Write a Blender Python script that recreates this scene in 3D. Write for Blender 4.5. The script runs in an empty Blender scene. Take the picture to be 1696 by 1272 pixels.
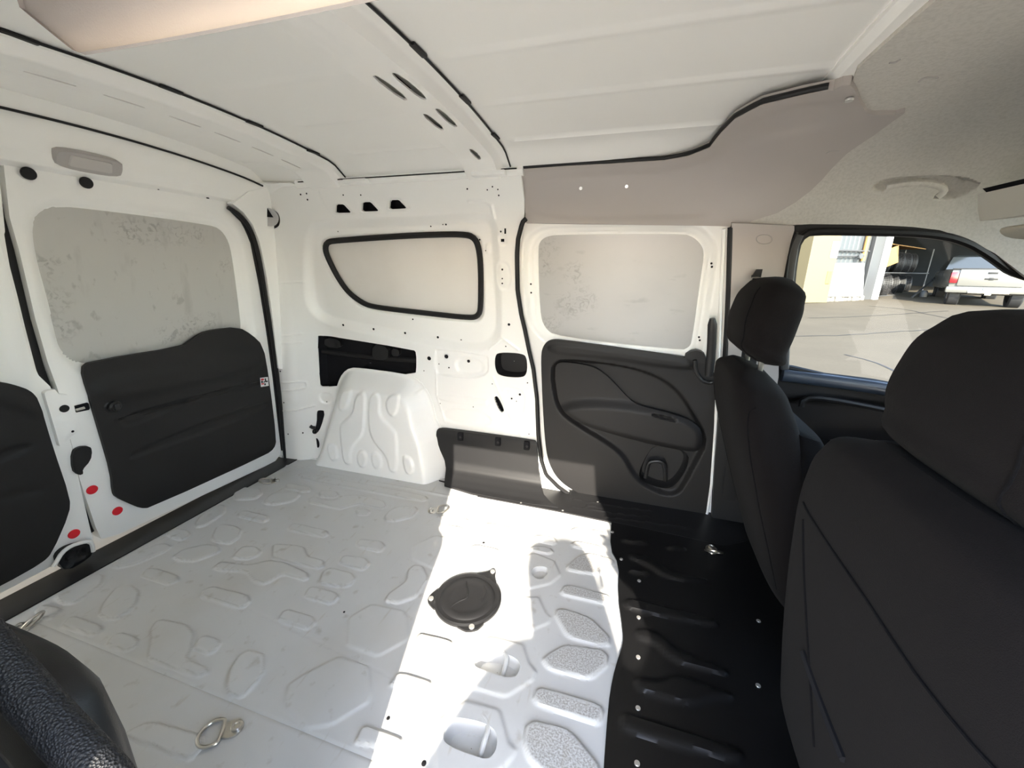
import bpy, bmesh, math, random
import numpy as np
from mathutils import Vector, Matrix

sc = bpy.context.scene
col = sc.collection
random.seed(4)
# ---------------------------------------------------------------- camera, sky, sun, exposure
cd = bpy.data.cameras.new('camera'); cam = bpy.data.objects.new('camera', cd); col.objects.link(cam)
cd.sensor_fit = 'HORIZONTAL'; cd.sensor_width = 36; cd.lens = 36*660.3/1696
cd.clip_start = .02; cd.clip_end = 300
_r, _d, _f = Vector((0.956309,0.292167,0.010590)), Vector((0.090422,-0.261128,-0.961060)), Vector((-0.278025,0.920027,-0.276138))
_m = Matrix((_r, -_d, -_f)).transposed().to_4x4(); _m.translation = (1.564, -.825, .935)
cam.matrix_world = _m
sc.camera = cam
sc.view_settings.view_transform = 'Standard'; sc.view_settings.look = 'None'
sc.view_settings.gamma = 1; sc.view_settings.use_curve_mapping = False
sc.view_settings.exposure = EXPO = 1.76
sc.cycles.max_bounces = 20; sc.cycles.diffuse_bounces = 16; sc.cycles.glossy_bounces = 5
sc.cycles.transparent_max_bounces = 12
sc.cycles.caustics_reflective = False; sc.cycles.caustics_refractive = False

SUN = Vector((-.243, .834, -.4955)).normalized()     # direction the sunlight travels
w = bpy.data.worlds.new('sky'); sc.world = w; w.use_nodes = True
wn = w.node_tree.nodes; wl = w.node_tree.links
bg = wn['Background']; sky = wn.new('ShaderNodeTexSky'); sky.sky_type = 'NISHITA'
sky.sun_disc = False; sky.sun_elevation = math.radians(29.7)
sky.sun_rotation = math.atan2(-SUN.x, -SUN.y); sky.air_density = 1.0; sky.dust_density = .6; sky.ozone_density = 1.0
hs = wn.new('ShaderNodeHueSaturation'); hs.inputs['Saturation'].default_value = .8
wl.new(sky.outputs[0], hs.inputs['Color']); wl.new(hs.outputs[0], bg.inputs['Color'])
bg.inputs['Strength'].default_value = SKYS = .50
sd = bpy.data.lights.new('sun', 'SUN'); so = bpy.data.objects.new('sun', sd); col.objects.link(so)
sd.energy = SUNE = 6.2; sd.angle = math.radians(.53); sd.color = (1, .91, .77)
so.rotation_euler = SUN.to_track_quat('-Z', 'Y').to_euler(); so.location = (3, -9, 6)

# ---------------------------------------------------------------- surfaces of the van body (metres; X forward, Y to the driver side, Z up)
def ss(t):
    t = np.clip(t, 0, 1); return t*t*(3-2*t)
def Yw(X, z):            # inner face of the left body side
    b = .72 - .17*ss((z-.45)/.95)*.83 - .02*np.clip(z-1.1, 0, 1)
    return .605 + (b-.605)*ss((X+.02)/.24)
def zr(X, Y):            # underside of the roof skin
    return 1.335 - .13*Y*Y
def Xr(z):               # inner face of the back doors
    return -.09 + .115*z
def Yd(z):               # inner face of the cab doors
    return .745 - .22*np.clip(z-.62, 0, 1)**1.1

def hp(X):                # section of the cab headliner and the side trim that runs into it
    t = ss((np.asarray(X, float)-1.2)/.75); return 8-5*t, .628+.03*t, .95, 1.298+.012*t
def hbase(X, th):
    p, a, z0, zt = hp(X); c, s = np.cos(th), np.sin(th)
    r = (np.abs(c)**p+np.abs(s)**p)**(-1/p)
    return np.stack([X, a*r*c, z0+(zt-z0)*r*s], -1)
def P3(*c): return np.stack(np.broadcast_arrays(*[np.asarray(x, float) for x in c]), -1)
def fbase(u, v): return P3(u, v, 0)
def zbase(z): return lambda u, v: P3(u, v, z)
def wbase(u, v): return P3(u, Yw(u, v), v)
def sbase(u, v): return P3(u, Yw(u, v)+.025, v)
def rbase(u, v): return P3(Xr(v), u, v)
def tbase(u, v): return P3(u, v, zr(u, v))
def dbase(u, v): return P3(u, Yd(v), v)

# ---------------------------------------------------------------- materials
def mat(name, color, rough=.5, metal=0., spec=.5, coat=0., bump=None, vary=None, sheen=0.):
    m = bpy.data.materials.new(name); m.use_nodes = True
    n = m.node_tree.nodes; l = m.node_tree.links; b = n['Principled BSDF']
    b.inputs['Base Color'].default_value = (*color, 1); b.inputs['Roughness'].default_value = rough
    b.inputs['Metallic'].default_value = metal; b.inputs['Specular IOR Level'].default_value = spec
    b.inputs['Coat Weight'].default_value = coat; b.inputs['Coat Roughness'].default_value = .08
    b.inputs['Sheen Weight'].default_value = sheen
    tc = n.new('ShaderNodeTexCoord')
    def noise(scale, detail=4, typ='noise', stretch=None):
        if typ == 'voronoi':
            t = n.new('ShaderNodeTexVoronoi'); t.inputs['Scale'].default_value = scale
        else:
            t = n.new('ShaderNodeTexNoise'); t.inputs['Scale'].default_value = scale; t.inputs['Detail'].default_value = detail
        if stretch:
            mp = n.new('ShaderNodeMapping'); mp.inputs['Scale'].default_value = stretch
            l.new(tc.outputs['Object'], mp.inputs['Vector']); l.new(mp.outputs[0], t.inputs['Vector'])
        else: l.new(tc.outputs['Object'], t.inputs['Vector'])
        return t
    if bump:
        t = noise(bump[0], 3, bump[2] if len(bump) > 2 else 'noise')
        bp = n.new('ShaderNodeBump'); bp.inputs['Strength'].default_value = bump[1]; bp.inputs['Distance'].default_value = .002
        l.new(t.outputs[0], bp.inputs['Height']); l.new(bp.outputs[0], b.inputs['Normal'])
    last = None
    for (scale, lo, hi, c2, *st) in (vary or ()):
        t = noise(scale, 8, 'noise', st[0] if st else None)
        r = n.new('ShaderNodeMapRange'); r.inputs['From Min'].default_value = lo; r.inputs['From Max'].default_value = hi
        r.inputs['To Max'].default_value = st[1] if len(st) > 1 else 1
        l.new(t.outputs[0], r.inputs['Value'])
        mx = n.new('ShaderNodeMix'); mx.data_type = 'RGBA'
        l.new(r.outputs[0], mx.inputs['Factor'])
        if last: l.new(last, mx.inputs['A'])
        else: mx.inputs['A'].default_value = (*color, 1)
        mx.inputs['B'].default_value = (*c2, 1); last = mx.outputs['Result']
    if last: l.new(last, b.inputs['Base Color'])
    return m
M = {}
M['paint'] = mat('white_paint', (.92, .92, .90), .32, coat=.25)
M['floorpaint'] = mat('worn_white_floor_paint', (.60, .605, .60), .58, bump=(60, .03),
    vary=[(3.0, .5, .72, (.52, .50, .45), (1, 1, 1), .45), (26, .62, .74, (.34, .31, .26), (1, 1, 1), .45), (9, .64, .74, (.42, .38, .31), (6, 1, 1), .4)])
M['roof'] = mat('white_roof_paint', (.92, .915, .89), .42)
M['black'] = mat('black_plastic', (.013, .013, .014), .45, spec=.4, bump=(700, .12))
M['blackpanel'] = mat('black_door_panel_plastic', (.011, .0105, .011), .55, spec=.35, bump=(500, .15))
M['grain'] = mat('pebbled_black_vinyl', (.010, .0105, .012), .5, spec=.3, bump=(620, .55, 'voronoi'))
M['matblack'] = mat('black_floor_panel_plastic', (.0055, .0055, .006), .36, spec=.38, bump=(500, .08))
M['rubber'] = mat('black_rubber', (.012, .012, .013), .55, spec=.3)
M['void'] = mat('dark_cavity', (.012, .012, .014), .8, spec=.1)
M['gasket'] = mat('black_gasket', (.010, .010, .011), .5, spec=.3)
M['fabric'] = mat('charcoal_seat_fabric', (.0064, .0054, .0056), .95, spec=.1, bump=(900, .35), sheen=.015)
M['fabric2'] = mat('dark_blue_black_seat_fabric', (.0038, .0036, .0044), .95, spec=.1, bump=(900, .35), sheen=.015)
M['trim'] = mat('warm_grey_trim_plastic', (.45, .415, .395), .55, spec=.35, bump=(800, .12))
M['liner'] = mat('grey_headliner_fabric', (.60, .58, .54), .95, spec=.1, bump=(420, .25),
    vary=[(160, .4, .7, (.48, .465, .43), (1, 1, 1), .6)])
M['steel'] = mat('bright_steel', (.62, .60, .56), .28, metal=1)
M['screw'] = mat('zinc_screw', (.75, .74, .72), .35, metal=.8)
M['blank'] = mat('grey_window_blank', (.50, .495, .475), .55, spec=.4,
    vary=[(2.2, .45, .7, (.56, .55, .52), (1, 1, 1), .7), (11, .60, .72, (.25, .235, .225), (1, 1.6, .5), .28), (34, .63, .72, (.20, .18, .17), (1, 1, .6), .35)])
M['blank2'] = mat('satin_metal_window_blank', (.46, .46, .455), .42, metal=.35,
    vary=[(6, .5, .75, (.42, .42, .42), (1, 1, 1.6), .5), (16, .62, .74, (.28, .27, .27), (.7, 1, 1.6), .35)])
M['blank3'] = mat('cream_window_blank', (.77, .755, .73), .42, vary=[(4, .5, .8, (.71, .69, .66))])
M['red'] = mat('red_plug_plastic', (.75, .008, .025), .4)
M['sticker'] = mat('white_sticker', (.75, .75, .74), .5)
M['tray'] = mat('pale_tray_plastic', (.72, .70, .63), .5)
M['visor'] = mat('cream_visor_vinyl', (.70, .66, .57), .6)
M['lens'] = mat('frosted_lamp_lens', (.52, .50, .48), .3, coat=.3, bump=(160, .3))
M['bezel'] = mat('grey_lamp_bezel', (.42, .40, .39), .5)
M['sillblue'] = mat('sky_tinted_door_top_vinyl', (.042, .056, .080), .30, spec=.9, bump=(600, .1))  # blue in the base colour stands in for reflected sky on dark grey
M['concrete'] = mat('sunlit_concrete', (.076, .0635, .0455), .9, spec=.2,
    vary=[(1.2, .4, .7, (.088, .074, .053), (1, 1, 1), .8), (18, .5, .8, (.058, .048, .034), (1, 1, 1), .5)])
M['bounce_pad'] = mat('pale_light_bounce_slab', (.74, .66, .54), .9, spec=.2, vary=[(3, .4, .7, (.68, .60, .49))])  # very pale so the slab throws sunlight up into the van
M['tyre'] = mat('black_tyre_rubber', (.014, .014, .015), .6, spec=.4, bump=(40, .6, 'voronoi'))
M['tyre_glint'] = mat('painted_tyre_highlight', (.35, .35, .35), .5)
M['card'] = mat('brown_cardboard', (.16, .092, .038), .85, spec=.1)
M['garage'] = mat('shaded_garage_wall', (.035, .042, .05), .9, spec=.1)  # walls coloured dark to stand in for the shade inside the garage
M['garagefloor'] = mat('shaded_garage_floor', (.06, .058, .055), .8, spec=.2)  # floor coloured dark in place of the shadow beyond the garage door
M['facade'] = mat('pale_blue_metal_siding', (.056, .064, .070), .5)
M['column'] = mat('grey_steel_column', (.058, .060, .063), .5)
M['white'] = mat('white_board', (.42, .42, .42), .4)
M['rubble'] = mat('whitewashed_rubble', (.25, .235, .205), .9, bump=(30, .8), vary=[(26, .45, .62, (.15, .135, .11))])
M['yellow'] = mat('yellow_painted_steel', (.27, .15, .045), .5)
M['cream'] = mat('cream_cabinet_paint', (.13, .108, .062), .6)
M['orange'] = mat('orange_sign', (.27, .08, .03), .5)
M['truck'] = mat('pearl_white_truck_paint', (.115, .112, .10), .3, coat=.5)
M['chrome'] = mat('chrome', (.55, .53, .50), .25, metal=1)
M['tail'] = mat('red_tail_lamp', (.22, .008, .012), .2, coat=.5)
M['tint'] = mat('opaque_dark_glass', (.02, .024, .026), .08, spec=.6)
M['plate'] = mat('pale_blue_number_plate', (.22, .25, .29), .4)
M['ink'] = mat('dark_print', (.008, .008, .008), .6)
M['redink'] = mat('red_print', (.55, .03, .03), .6)
M['wood'] = mat('shelf_board', (.15, .07, .026), .7)
M['skin'] = mat('skin', (.50, .30, .21), .6)
M['shirt'] = mat('grey_shirt', (.12, .13, .15), .9)
M['jeans'] = mat('blue_denim', (.05, .07, .12), .9)
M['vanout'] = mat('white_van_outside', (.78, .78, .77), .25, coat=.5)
def glass():
    m = bpy.data.materials.new('clear_window_glass'); m.use_nodes = True
    n = m.node_tree.nodes; l = m.node_tree.links; n.clear()
    o = n.new('ShaderNodeOutputMaterial'); t = n.new('ShaderNodeBsdfTransparent'); g = n.new('ShaderNodeBsdfGlossy')
    t.inputs['Color'].default_value = (.94, .97, .95, 1); g.inputs['Roughness'].default_value = .02
    f = n.new('ShaderNodeFresnel'); f.inputs['IOR'].default_value = 1.35
    x = n.new('ShaderNodeMixShader'); l.new(f.outputs[0], x.inputs[0]); l.new(t.outputs[0], x.inputs[1]); l.new(g.outputs[0], x.inputs[2])
    l.new(x.outputs[0], o.inputs[0]); return m
M['glass'] = glass()

# ---------------------------------------------------------------- helpers
def tag(o, label=None, cat=None, group=None, kind=None):
    if label: o['label'] = label
    if cat: o['category'] = cat
    if group: o['group'] = group
    if kind: o['kind'] = kind
    return o
def empty(name, loc, label=None, cat=None, group=None, kind=None):
    o = bpy.data.objects.new(name, None); col.objects.link(o); o.location = loc; o.empty_display_size = .05
    return tag(o, label, cat, group, kind)
def mk(name, verts, faces, m, parent=None, smooth=35, label=None, kind=None):
    me = bpy.data.meshes.new(name)
    v = [tuple(map(float, p)) for p in verts]
    off = Vector((0, 0, 0))
    if parent is not None:
        off = Vector(parent.location) if parent.parent is None else Vector(parent.location)+Vector(parent.parent.location)
    v = [(p[0]-off.x, p[1]-off.y, p[2]-off.z) for p in v]
    me.from_pydata(v, [], [tuple(map(int, f)) for f in faces])
    me.materials.append(M[m]); me.update()
    if smooth:
        me.shade_smooth(); me.set_sharp_from_angle(angle=math.radians(smooth))
    o = bpy.data.objects.new(name, me); col.objects.link(o)
    if parent is not None: o.parent = parent
    if label: o['label'] = label
    if kind: o['kind'] = kind
    return o
class MB:
    def __init__(s): s.v = []; s.f = []
    def add(s, v, f):
        b = len(s.v); s.v += [tuple(map(float, p)) for p in v]; s.f += [tuple(int(i)+b for i in q) for q in f]; return s
    def mk(s, name, m, parent=None, smooth=35, **k): return mk(name, s.v, s.f, m, parent, smooth, **k)
def ch(poly, n=2, closed=True, k=.25):
    p = np.array(poly, float)
    for _ in range(n):
        q = np.roll(p, -1, 0) if closed else p[1:]
        a = p if closed else p[:-1]
        r = np.empty((2*len(a), p.shape[1])); r[0::2] = (1-k)*a+k*q; r[1::2] = k*a+(1-k)*q
        if not closed: r = np.vstack([p[:1], r, p[-1:]])
        p = r
    return p
def dens(path, step, closed=False):
    p = np.array(path, float); q = np.vstack([p, p[:1]]) if closed else p
    L = np.r_[0, np.cumsum(np.linalg.norm(np.diff(q, axis=0), axis=1))]
    n = max(3, int(L[-1]/step)); t = np.linspace(0, L[-1], n+1)
    r = np.stack([np.interp(t, L, q[:, k]) for k in range(q.shape[1])], -1)
    return r[:-1] if closed else r
def dist(P, poly, closed=True):
    p = np.array(poly, float); a = p if closed else p[:-1]; b = np.roll(p, -1, 0) if closed else p[1:]
    best = np.full(len(P), 1e9); near = np.zeros_like(P)
    for s, e in zip(a, b):
        d = e-s; L = d@d+1e-12
        t = np.clip(((P-s)@d)/L, 0, 1)[:, None]; q = s+t*d
        dd = ((P-q)**2).sum(1); m = dd < best; best[m] = dd[m]; near[m] = q[m]
    best = np.sqrt(best)
    if closed:
        ins = np.zeros(len(P), bool)
        for s, e in zip(a, b):
            c = (s[1] > P[:, 1]) != (e[1] > P[:, 1])
            x = (e[0]-s[0])*(P[:, 1]-s[1])/((e[1]-s[1]) or 1e-12)+s[0]
            ins ^= c & (P[:, 0] < x)
        best = np.where(ins, -best, best)
    return best, near
def area(poly, h, w=.012, n=2, k=.25): return ('a', ch(poly, n, True, k) if n else np.array(poly, float), h, w)
def line(pts, h, w=.004, n=2, closed=False): return ('l', ch(pts, n, closed), h, w, closed)
def heights(P, feats):
    h = np.zeros(len(P))
    for f in feats:
        p = f[1]; mg = f[3]*1.5+.002
        m = (P[:, 0] > p[:, 0].min()-mg) & (P[:, 0] < p[:, 0].max()+mg) & (P[:, 1] > p[:, 1].min()-mg) & (P[:, 1] < p[:, 1].max()+mg)
        if not m.any(): continue
        if f[0] == 'a':
            d, _ = dist(P[m], p); h[m] += f[2]*ss(.5-d/f[3])
        else:
            d, _ = dist(P[m], p, f[4]); h[m] += f[2]*ss(1-d/f[3])
    return h
def patch(name, base, outline, res, m, feats=(), holes=(), parent=None, thick=.004, off=0., side=1, smooth=35, label=None, kind=None, back=False, extra=None):
    """A formed sheet: base(u, v) gives the surface, outline and holes cut it, feats are pressed into it, thick gives it an edge."""
    out = np.array(outline, float); lo = out.min(0)-res; hi = out.max(0)+res
    nu = int((hi[0]-lo[0])/res)+2; nv = int((hi[1]-lo[1])/res)+2
    U, V = np.meshgrid(lo[0]+res*np.arange(nu), lo[1]+res*np.arange(nv), indexing='ij')
    P = np.stack([U.ravel(), V.ravel()], -1)
    i = np.arange(nu*nv).reshape(nu, nv)
    F = np.stack([i[:-1, :-1], i[1:, :-1], i[1:, 1:], i[:-1, 1:]], -1).reshape(-1, 4)
    keep = np.ones(len(F), bool); cuts = [(out, 1)]+[(np.array(h, float), -1) for h in holes]
    for c, s in cuts:
        d, near = dist(P, c); d = d*s
        cen = P[F].mean(1); k = (dist(cen, c)[0]*s) < 0
        inn = np.zeros(len(P), bool); inn[F[k].ravel()] = True
        outv = np.zeros(len(P), bool); outv[F[~k].ravel()] = True
        bd = inn & outv & (np.abs(d) < 1.2*res)
        P[bd] = near[bd]; keep &= k
    F = F[keep]
    used = np.unique(F); remap = -np.ones(len(P), int); remap[used] = np.arange(len(used))
    P = P[used]; F = remap[F]
    e = 1e-3
    B = base(P[:, 0], P[:, 1])
    N = np.cross(base(P[:, 0]+e, P[:, 1])-base(P[:, 0]-e, P[:, 1]), base(P[:, 0], P[:, 1]+e)-base(P[:, 0], P[:, 1]-e))
    N /= np.linalg.norm(N, axis=1)[:, None]+1e-12; N *= side
    h = heights(P, feats)+off
    if extra is not None: h = h+extra(P)
    Vt = B+N*h[:, None]
    if side < 0: F = F[:, ::-1]
    faces = F.tolist(); verts = Vt
    if thick:
        E = {}
        for f in faces:
            for a, b in zip(f, f[1:]+f[:1]):
                E[(a, b)] = 1
        bd = [(a, b) for (a, b) in E if (b, a) not in E]
        ids = {}; ex = []
        for a, b in bd:
            for q in (a, b):
                if q not in ids: ids[q] = len(verts)+len(ex); ex.append(Vt[q]-N[q]*thick)
        if ex:
            verts = np.vstack([verts, np.array(ex)])
            faces = faces+[[b, a, ids[a], ids[b]] for a, b in bd]
    return mk(name, verts, faces, m, parent, smooth, label, kind)
def frames(path, closed):
    p = np.array(path, float); n = len(p)
    if closed: T = np.roll(p, -1, 0)-np.roll(p, 1, 0)
    else:
        T = np.gradient(p, axis=0)
    T /= np.linalg.norm(T, axis=1)[:, None]+1e-12
    up = np.array([0, 0, 1.]) if abs(T[0][2]) < .9 else np.array([0, 1., 0])
    A = [np.cross(T[0], up)]; A[0] /= np.linalg.norm(A[0])
    for k in range(1, n):
        a = A[-1]-T[k]*(A[-1].dot(T[k])); A.append(a/(np.linalg.norm(a)+1e-12))
    A = np.array(A); return T, A, np.cross(T, A)
def tube(path, r, seg=8, closed=False, cap=True, flat=None, nrm=None):
    p = np.array(path, float); T, A, B = frames(p, closed)
    if nrm is not None:
        B = np.broadcast_to(np.array(nrm, float), p.shape).copy() if np.ndim(nrm) == 1 else np.array(nrm, float)
        if len(B) != len(p): B = np.stack([np.interp(np.linspace(0, 1, len(p)), np.linspace(0, 1, len(B)), B[:, k]) for k in range(3)], -1)
        B = B-T*(B*T).sum(1)[:, None]; B /= np.linalg.norm(B, axis=1)[:, None]; A = np.cross(B, T)
    r = np.broadcast_to(np.asarray(r, float), (len(p),)); fl = 1 if flat is None else flat
    a = np.linspace(0, 2*np.pi, seg, endpoint=False)
    V = (p[:, None]+(A[:, None]*np.cos(a)[None, :, None]+B[:, None]*np.sin(a)[None, :, None]*fl)*r[:, None, None]).reshape(-1, 3)
    n = len(p); F = []
    for i in range(n if closed else n-1):
        j = (i+1) % n
        for k in range(seg):
            F.append((i*seg+k, i*seg+(k+1) % seg, j*seg+(k+1) % seg, j*seg+k))
    if cap and not closed:
        F.append(tuple(range(seg))[::-1]); F.append(tuple((n-1)*seg+k for k in range(seg)))
    return V, F
def disc(c, nrm, r, h=.002, seg=20, sx=1., bev=.25):
    c = np.array(c, float); n = Vector(nrm).normalized(); q = n.to_track_quat('Z', 'X').to_matrix()
    V = []; prof = [(r, 0), (r, h*(1-bev)), (r*(1-bev*.3), h)]
    for (rr, z) in prof:
        for k in range(seg):
            a = 2*math.pi*k/seg; V.append(tuple(Vector(c)+q @ Vector((rr*math.cos(a)*sx, rr*math.sin(a), z))))
    F = []
    for i in range(2):
        for k in range(seg): F.append((i*seg+k, i*seg+(k+1) % seg, (i+1)*seg+(k+1) % seg, (i+1)*seg+k))
    F.append(tuple(2*seg+k for k in range(seg)))
    return V, F
def box(c, size, bev=.004, seg=2, rot=None):
    bm = bmesh.new(); bmesh.ops.create_cube(bm, size=1); bmesh.ops.scale(bm, vec=size, verts=bm.verts)
    if bev: bmesh.ops.bevel(bm, geom=list(bm.edges), offset=min(bev, min(size)*.45), segments=seg, affect='EDGES', profile=.6)
    if rot is not None: bmesh.ops.transform(bm, matrix=rot.to_4x4(), verts=bm.verts)
    bmesh.ops.translate(bm, vec=c, verts=bm.verts)
    bm.verts.index_update(); V = [tuple(v.co) for v in bm.verts]; F = [tuple(v.index for v in f.verts) for f in bm.faces]; bm.free()
    return V, F
def lathe(prof, c, axis, seg=28):
    q = Vector(axis).normalized().to_track_quat('Z', 'X').to_matrix(); V = []; n = len(prof)
    for (r, z) in prof:
        for k in range(seg):
            a = 2*math.pi*k/seg; V.append(tuple(Vector(c)+q @ Vector((r*math.cos(a), r*math.sin(a), z))))
    F = [(i*seg+k, i*seg+(k+1) % seg, (i+1)*seg+(k+1) % seg, (i+1)*seg+k) for i in range(n-1) for k in range(seg)]
    return V, F
def ring_loft(rings, cap=True):
    V = np.vstack(rings); n = len(rings[0]); F = []
    for i in range(len(rings)-1):
        for k in range(n): F.append((i*n+k, i*n+(k+1) % n, (i+1)*n+(k+1) % n, (i+1)*n+k))
    if cap: F.append(tuple(range(n))[::-1]); F.append(tuple((len(rings)-1)*n+k for k in range(n)))
    return V, F
def on(base, pts, off=0., side=1):
    p = np.array(pts, float); e = 1e-3; u, v = p[:, 0], p[:, 1]
    N = np.cross(base(u+e, v)-base(u-e, v), base(u, v+e)-base(u, v-e)); N /= np.linalg.norm(N, axis=1)[:, None]; N *= side
    return base(u, v)+N*off, N
def spots(name, base, items, m, parent, side=1, off=.0006, sx=1.):
    """small holes and plugs: each a mesh of its own"""
    for (uv, r) in items:
        p, n = on(base, [uv], off, side)
        V, F = disc(p[0], n[0], r, .0008, 14, sx); mk(name, V, F, m, parent)

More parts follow.
